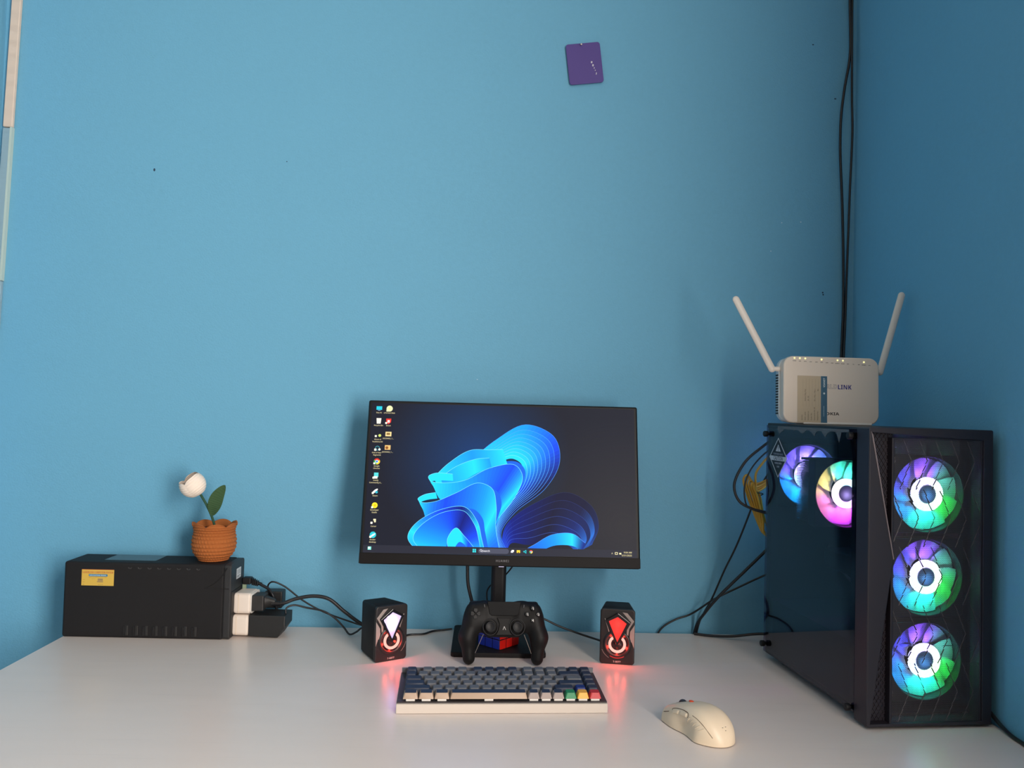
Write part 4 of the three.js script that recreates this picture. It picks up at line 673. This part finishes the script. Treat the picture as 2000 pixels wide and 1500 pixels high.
// ------------------------------------------------------------------ keyboard
{
  const t = thing('keyboard', 'compact keyboard with grey and navy keys in a pale case with coloured arrow keys', 'keyboard', [0.0385, 0, -1.2220], 0.046);
  const W = 0.3235, D = 0.124, U = 0.01905, tilt = 0.045;             // local: front bottom edge at z = 0, depth to -z
  const tl = part('key_deck', t, [0, 0.0135, 0]); tl.rotation.x = tilt;
  const pale = std(lin(0.60, 0.53, 0.47), 0.4);
  mesh('case', extr(shapeOf([[0, 0.0006], [D, 0.0006], [D, 0.0195], [D - 0.002, 0.0205], [0.003, 0.0148], [0, 0.0140]]), W, 0.0012, 2).rotateY(Math.PI / 2).translate(-W / 2, 0, 0), pale, t, 'pale case');
  mesh('plate', box(W - 0.0022, 0.002, D - 0.005, 0, 0.0022, -D / 2), std(lin(0.040, 0.034, 0.036), 0.5), tl);
  mesh('rear_rim', box(W - 0.004, 0.010, 0.003, 0, 0.006, -D + 0.002), std(lin(0.16, 0.16, 0.18), 0.4), tl);
  const glowS = new THREE.MeshStandardMaterial({ color: 0x888899, emissive: lin(0.75, 0.42, 1.0), emissiveIntensity: 0.35, roughness: 0.3 });
  for (const sx of [-1, 1]) { mesh('side_light', box(0.0012, 0.004, D - 0.012, sx * (W / 2 + 0.0004), 0.0055, -D / 2), glowS, t, 'glowing strip along the side'); }
  { const l = new THREE.RectAreaLight(lin(0.75, 0.42, 1.0), 0.6, D - 0.012, 0.004); l.name = 'side_glow'; l.position.set(-W / 2 - 0.0022, 0.0055, -D / 2); l.rotation.y = Math.PI / 2; t.add(l); }
  // keycap: tapered, soft-edged
  const cap = (w, ht = 0.0085) => {
    const ring = (a, b, r, y) => { const o = []; for (let q = 0; q < 4; q++) for (let k = 0; k <= 3; k++) { const an = q * Math.PI / 2 + k * Math.PI / 6, sx = q === 0 || q === 3 ? 1 : -1, sz = q < 2 ? 1 : -1; o.push([sx * (a / 2 - r) + Math.cos(an) * r, y, sz * (b / 2 - r) + Math.sin(an) * r]); } return o; };
    const b = U - 0.0009, rings = [ring(w, b, 0.0012, 0), ring(w - 0.0042, b - 0.0042, 0.0024, ht - 0.0009), ring(w - 0.0052, b - 0.0052, 0.0022, ht - 0.0001), ring((w - 0.0052) * 0.55, (b - 0.0052) * 0.55, 0.001, ht - 0.0007)];
    const pos = [], idx = [], n = 16; rings.forEach((r) => r.forEach((p) => pos.push(p[0], p[1], p[2])));
    for (let j = 0; j < 3; j++) for (let i = 0; i < n; i++) { const k = (i + 1) % n; idx.push(j * n + i, (j + 1) * n + k, j * n + k, j * n + i, (j + 1) * n + i, (j + 1) * n + k); }
    const c = pos.length / 3; pos.push(0, ht - 0.0009, 0); for (let i = 0; i < n; i++) idx.push(3 * n + i, c, 3 * n + (i + 1) % n);
    const g = new THREE.BufferGeometry(); g.setAttribute('position', new THREE.Float32BufferAttribute(pos, 3)); g.setIndex(idx);
    return toCreasedNormals(g, 0.7);
  };
  const caps = {}, capOf = (u) => caps[u] ??= cap(u * U - 0.0009);
  const K = { g: std(lin(0.110, 0.115, 0.132), 0.6), n: std(lin(0.022, 0.030, 0.058), 0.55), b: std(lin(0.010, 0.025, 0.16), 0.5), t: std(lin(0.42, 0.30, 0.22), 0.5), m: std(lin(0.33, 0.26, 0.235), 0.5), G: std(lin(0.02, 0.22, 0.09), 0.45), Y: std(lin(0.85, 0.40, 0.055), 0.45), R: std(lin(0.50, 0.028, 0.035), 0.45) };
  const R = (s) => s.trim().split(/\s+/).map((q) => [q[0], parseFloat(q.slice(1) || '1')]);
  const rows = [R('n1 _.333 g1 g1 g1 g1 _.333 n1 n1 n1 n1 _.333 g1 g1 g1 g1 n1 n1'.replace('g1 n1 n1', 'g1 n1 _.001 n1')), R('n1 g1 g1 g1 g1 g1 g1 g1 g1 g1 g1 g1 g1 n2 n1'), R('n1.5 g1 g1 g1 g1 g1 g1 g1 g1 g1 g1 g1 g1 g1.5 n1'), R('n1.75 g1 g1 g1 g1 g1 g1 g1 g1 g1 g1 g1 n2.25 n1'), R('n2.25 g1 g1 g1 g1 g1 g1 g1 g1 g1 g1 n1.75 b1 n1'), R('t1.25 t1.25 t1.25 t6.25 m1 m1 m1 G1 Y1 R1')];
  const tops = { t: K.n, m: K.n };
  const sw = rbox(0.0138, 0.0042, 0.0138, 0.0008, 0, 0, 0, 1);
  rows.forEach((row, j) => {
    let x = -8 * U; const z = -D + 0.0065 + (j + 0.5) * U;
    for (const [c, u] of row) {
      if (c !== '_') {
        const k = mesh('keycap', capOf(u), K[c], tl); k.position.set(x + u * U / 2, 0.0072, z);
        if (tops[c]) mesh('keycap_top', rbox(u * U - 0.0066, 0.0009, U - 0.0066, 0.0004, 0, 0.0084, -0.0004, 1), tops[c], k);
        if (j === 5) mesh('key_switch', sw, M.white, tl).position.set(x + u * U / 2, 0.0053, z + 0.0006);
      }
      x += u * U;
    }
  });
}

// ------------------------------------------------------------------ mouse
{
  const t = thing('mouse', 'cream coloured computer mouse with a dark wheel and an orange button', 'mouse', [0.3245, 0.0012, -1.1640], 0.44);
  const L = 0.121;                                                    // local: front at -z, rear at +z
  const prof = (s) => {                                               // s: 0 front .. 1 rear
    const f = Math.max(0, (0.58 - s) / 0.58), r = Math.max(0, (s - 0.58) / 0.42), end = Math.sqrt(Math.max(0, 1 - Math.pow(1 - Math.min(1, s / 0.05), 2)));
    const hw = 0.0335 * Math.sqrt(Math.max(0, 1 - Math.pow(r, 2.5))) * (1 - 0.24 * Math.pow(f, 2)) * (0.45 + 0.55 * end);
    const ht = 0.0400 * Math.pow(Math.max(0, 1 - Math.pow(r, 2.2)), 0.58) * (1 - 0.52 * Math.pow(f, 1.75)) * (0.55 + 0.45 * end);
    return [hw, ht];
  };
  const P = (s, a) => {
    const [hw, ht] = prof(s), c = Math.cos(a), q = Math.sin(a), e = 0.62; let x = hw * Math.sign(c) * Math.pow(Math.abs(c), e), y = ht * Math.pow(Math.max(0, q), e);
    const f = y / 0.04, flare = Math.exp(-Math.pow((s - 0.50) / 0.17, 2));
    if (c < 0) x += flare * (0.0062 * Math.exp(-Math.pow((f - 0.30) / 0.28, 2)) + 0.0028 * Math.max(0, 1 - f * 3)) - 0.0022 * Math.exp(-Math.pow((s - 0.74) / 0.10, 2)) * Math.max(0, 1 - f * 1.6);   // hollow for the thumb
    x *= 1 - 0.09 * f;
    return [x, y, (s - 0.5) * L];
  };
  const shell = grid(90, 120, (u, v) => { const s = 0.5 - 0.5 * Math.cos(Math.PI * v); return P(s, Math.PI * (1 - u)); });
  const bottom = grid(24, 60, (u, v) => { const s = 0.5 - 0.5 * Math.cos(Math.PI * v), l = P(s, Math.PI), r = P(s, 0); return [l[0] + (r[0] - l[0]) * (1 - u), 0.0, l[2]]; });
  const cream = std(lin(0.79, 0.64, 0.47), 0.40);
  mesh('shell', shell, cream, t);
  mesh('base', [bottom, extr(new THREE.Shape(Array.from({ length: 64 }, (_, i) => { const k = i < 32 ? P(0.5 - 0.5 * Math.cos(Math.PI * i / 31), 0) : P(0.5 - 0.5 * Math.cos(Math.PI * (63 - i) / 31), Math.PI); return V2(k[0] * 0.985, -k[2] * 0.985); })), 0.0014).rotateX(-Math.PI / 2).translate(0, -0.0010, 0)], std(lin(0.22, 0.15, 0.09), 0.5), t);
  const on = (s, a, lift = 0) => { const p = P(s, a), p1 = P(s + 0.004, a), p2 = P(s, a + 0.02), n = V3(p2[0] - p[0], p2[1] - p[1], p2[2] - p[2]).cross(V3(p1[0] - p[0], p1[1] - p[1], p1[2] - p[2])).normalize(); if (n.y < 0 && a > 0.3 && a < 2.8) n.negate(); return [p[0] + n.x * lift, p[1] + n.y * lift, p[2] + n.z * lift]; };
  const seam = std(lin(0.16, 0.10, 0.06), 0.6);
  const path = (pts, r, n = 40) => tube(pts.map(([s, a]) => on(s, a, -r * 0.3)), r, n, 6);
  mesh('button_gap', [path([[0.06, 1.57], [0.16, 1.57], [0.24, 1.57]], 0.0006), path([[0.015, 2.74], [0.08, 2.70], [0.14, 2.66], [0.19, 2.62]], 0.0007)], seam, t);
  mesh('side_groove', [path([[0.24, 2.50], [0.235, 2.42], [0.28, 2.36], [0.36, 2.34], [0.46, 2.36], [0.545, 2.44], [0.56, 2.56], [0.545, 2.66]], 0.0007), path([[0.62, 2.42], [0.70, 2.44], [0.80, 2.52], [0.885, 2.68], [0.92, 2.80]], 0.0005)], seam, t);
  for (const [s0, s1] of [[0.255, 0.375], [0.395, 0.535]]) {
    const g = grid(10, 12, (u, v) => { const s = s0 + (s1 - s0) * v, a = 2.44 + 0.24 * u, e = Math.min(1, 6 * Math.min(u, 1 - u)) * Math.min(1, 6 * Math.min(v, 1 - v)); return on(s, a, 0.0013 * Math.sqrt(e)); });
    mesh('side_button', g, cream, t);
  }
  for (let k = 0; k < 5; k++) mesh('grip_rib', path([[0.60 + k * 0.055, 2.56 + k * 0.02], [0.565 + k * 0.055, 2.72 + k * 0.02], [0.54 + k * 0.055, 2.86]], 0.0007, 20), cream, t);
  const [, wh] = prof(0.20);
  mesh('scroll_wheel', new THREE.TorusGeometry(0.0082, 0.0030, 14, 40).rotateY(Math.PI / 2).translate(0, wh - 0.0080, (0.20 - 0.5) * L), std(lin(0.030, 0.034, 0.042), 0.5), t);
  mesh('orange_button', new THREE.SphereGeometry(1, 24, 16).scale(0.0030, 0.0018, 0.0050).translate(0, prof(0.345)[1] + 0.0002, (0.345 - 0.5) * L), std(lin(0.80, 0.09, 0.02), 0.4), t);
  mesh('emblem', [[0, 0], [0.0032, 0.0002], [0.0017, 0.0030]].map(([dx, ds]) => { const p = on(0.915 + ds * 8, 1.52 + dx * 24, 0.0002); return new THREE.SphereGeometry(0.0010, 10, 8).scale(1, 0.3, 1).translate(...p); }), std(lin(0.20, 0.16, 0.13), 0.5), t);
}

// ------------------------------------------------------------------ card hung on the wall
{
  const t = thing('wall_card', 'small purple card with white marks hung on the blue wall high above the monitor', 'card', [0.1935, 1.2165, ROOM.zb + 0.0045]);
  const c = part('card', t); c.rotation.z = 0.13;
  mesh('card_sheet', extr(rrect(0.0745, 0.089, 0.006), 0.0022, 0.0005, 2, 6), std(lin(0.075, 0.045, 0.24), 0.5), c);
  mesh('print', print(0.012, 0.036, 0.0185, -0.014, 0.0024), inkOn((k, W, H) => { k.fillStyle = '#c9c6cf'; for (const [x, y, w2, h2] of [[8, 6, 26, 30], [26, 54, 24, 34], [48, 104, 14, 20], [62, 142, 12, 18], [74, 186, 14, 34]]) { k.save(); k.translate(x + w2 / 2, y + h2 / 2); k.rotate(0.3); k.fillRect(-w2 / 2, -h2 / 2, w2, h2); k.restore(); } }, 96, 256), c);
  mesh('nail', [cyl(0.0008, 0.0008, 0.012, 10).rotateX(Math.PI / 2).translate(-0.004, 0.0395, 0.002), cyl(0.0018, 0.0018, 0.0008, 14).rotateX(Math.PI / 2).translate(-0.004, 0.0395, 0.0085)], M.metal, c);
}

// ------------------------------------------------------------------ loose cables
{
  const zc = ROOM.zb + 0.012;
  function cable(label, pts, r, mat = M.cable, name = 'cable', group, n = 80) { const m = mesh(name, tube(pts, r, n, 10), mat); m.userData.label = label; m.userData.category = 'cable'; if (group) m.userData.group = group; return m; }
  cable('left strand of the two black cables hanging down the room corner', [[0.7725, 1.99, zc], [0.7722, 1.62, zc], [0.7720, 1.3786, zc], [0.7736, 1.2535, zc], [0.7631, 1.1851, zc], [0.7560, 1.1226, zc], [0.7547, 1.0493, zc], [0.7608, 0.9259, zc], [0.7645, 0.8142, zc], [0.7660, 0.7029, zc], [0.7645, 0.6473, zc], [0.7629, 0.5974, zc], [0.7610, 0.50, zc + 0.005], [0.758, 0.30, zc + 0.02]], 0.0028, M.cable, 'wall_cable', 'cables down the corner');
  cable('right strand of the two black cables hanging down the room corner', [[0.7790, 1.99, zc], [0.7780, 1.62, zc], [0.7773, 1.3788, zc], [0.7757, 1.2763, zc + 0.005], [0.7794, 1.1518, zc], [0.7812, 1.0954, zc], [0.7773, 0.9602, zc], [0.7751, 0.8704, zc], [0.7725, 0.7699, zc], [0.7690, 0.6585, zc + 0.003], [0.7662, 0.5975, zc + 0.005], [0.764, 0.50, zc + 0.008], [0.762, 0.30, zc + 0.02]], 0.0024, M.cable, 'wall_cable', 'cables down the corner');
  cable('thick black cable looping out behind the computer tower', [[0.575, 0.425, -1.545], [0.5511, 0.4027, -1.56], [0.5158, 0.3684, -1.565], [0.4981, 0.3225, -1.57], [0.5089, 0.2925, -1.57], [0.5326, 0.2789, -1.565], [0.565, 0.272, -1.56]], 0.0027);
  cable('thin black cable curving behind the computer tower inside the thick loop', [[0.578, 0.41, -1.545], [0.5520, 0.3868, -1.558], [0.5270, 0.3540, -1.562], [0.5160, 0.3185, -1.562], [0.5230, 0.2830, -1.562], [0.5360, 0.2765, -1.558], [0.563, 0.270, -1.552]], 0.0015);
  cable('straight black cable slanting steeply down from behind the tower', [[0.585, 0.365, -1.59], [0.5664, 0.3286, -1.60], [0.5512, 0.294, -1.603], [0.5430, 0.2610, -1.612], [0.5225, 0.1955, -1.625], [0.5055, 0.1385, -1.65], [0.4860, 0.0765, -1.668], [0.4640, 0.020, -1.684], [0.4560, -0.05, -1.688], [0.445, -0.30, -1.688]], 0.0019);
  cable('thick black cable slanting down behind the desk edge left of the tower', [[0.61, 0.235, -1.585], [0.5667, 0.1828, -1.60], [0.5276, 0.1388, -1.61], [0.4867, 0.0918, -1.622], [0.4660, 0.0565, -1.64], [0.4570, 0.014, -1.6805], [0.449, -0.05, -1.687], [0.44, -0.30, -1.688]], 0.0030);
  cable('black cable running low along the wall towards the tower back', [[0.61, 0.145, -1.63], [0.5852, 0.1285, -1.65], [0.5338, 0.102, -1.655], [0.4885, 0.0790, -1.656], [0.4450, 0.039, -1.684], [0.4120, 0.026, -1.686], [0.382, 0.004, -1.687], [0.36, -0.06, -1.688]], 0.0020);
  cable('black cable lying on the desk behind the tower base', [[0.62, 0.022, -1.60], [0.5691, 0.018, -1.62], [0.5191, 0.008, -1.635], [0.4775, 0.0032, -1.655], [0.45, 0.0028, -1.668]], 0.0028);
  cable('black cable lying along the right wall beside the tower', [[0.775, 0.055, -1.30], [0.785, 0.030, -1.24], [0.7855, 0.0164, -1.2042], [0.7850, 0.0065, -1.1753], [0.7835, 0.0032, -1.150], [0.7825, 0.0030, -1.12], [0.770, 0.0030, -1.04]], 0.0031);
  cable('black speaker cable on the desk between left speaker and monitor base', [[-0.158, 0.0021, -1.600], [-0.1435, 0.0021, -1.6258], [-0.1132, 0.0021, -1.6351], [-0.0974, 0.0021, -1.6550], [-0.0680, 0.003, -1.6660], [-0.0575, 0.004, -1.6680]], 0.0020);
  cable('black speaker cable sagging from behind the gamepad to the right speaker', [[0.080, 0.060, -1.59], [0.1254, 0.0464, -1.60], [0.1565, 0.0327, -1.60], [0.198, 0.0192, -1.595], [0.2390, 0.0090, -1.585], [0.255, 0.010, -1.555]], 0.0020);
  cable('thick black video cable hanging from the monitor left of its pole', [[-0.030, 0.20, -1.615], [-0.0283, 0.1412, -1.62], [-0.0263, 0.1083, -1.62], [-0.0216, 0.0878, -1.62], [-0.0138, 0.0600, -1.622], [-0.006, 0.030, -1.63], [0.0, 0.0135, -1.64]], 0.0034);
  cable('thin black cable looping out at the left of the monitor pole', [[0.030, 0.108, -1.645], [0.0185, 0.0988, -1.645], [0.0130, 0.0885, -1.645], [0.0130, 0.0740, -1.645], [0.0155, 0.0600, -1.648], [0.020, 0.0140, -1.655]], 0.0015);
  cable('thin black cable running from the monitor underside to behind its pole', [[0.073, 0.165, -1.615], [0.0619, 0.143, -1.622], [0.0509, 0.1263, -1.632], [0.036, 0.104, -1.652]], 0.0016);
  // yellow patch cable, coiled and tied
  const y = thing('patch_cable', 'coiled yellow network cable hanging behind the computer tower', 'cable', [0, 0, 0]), ym = std(lin(0.55, 0.30, 0.03), 0.45), loops = [];
  for (let k = 0; k < 5; k++) { const e = k * 0.0042, q = (rnd() - 0.5) * 0.006; loops.push(tube([[0.575, 0.335 + q, -1.592 + e], [0.5455, 0.3265 + q - e * 0.6, -1.588 + e], [0.5280 + e * 0.5, 0.3440 - e + q, -1.584 + e], [0.5215 + e * 0.9, 0.3365 - e, -1.584 + e], [0.5300 + e * 0.9, 0.306 + q, -1.588 + e], [0.5450 + e * 0.8, 0.270 - e, -1.590 + e], [0.5620, 0.235 + q * 2, -1.592 + e], [0.585, 0.215, -1.592 + e]], 0.0023, 70, 8)); }
  mesh('loop', loops, ym, y); mesh('lead', tube([[0.575, 0.385, -1.585], [0.5587, 0.3691, -1.58], [0.5450, 0.3473, -1.58], [0.5470, 0.3217, -1.582], [0.556, 0.300, -1.585], [0.565, 0.26, -1.588], [0.58, 0.23, -1.59]], 0.0024, 60, 8), ym, y);
  mesh('tie', new THREE.TorusGeometry(0.010, 0.0010, 8, 24).rotateX(1.2).translate(0.549, 0.306, -1.579), M.cable, y);
}

scene.traverse((o) => { if (o.isMesh) { o.castShadow = true; o.receiveShadow = true; } });
renderer.render(scene, camera);
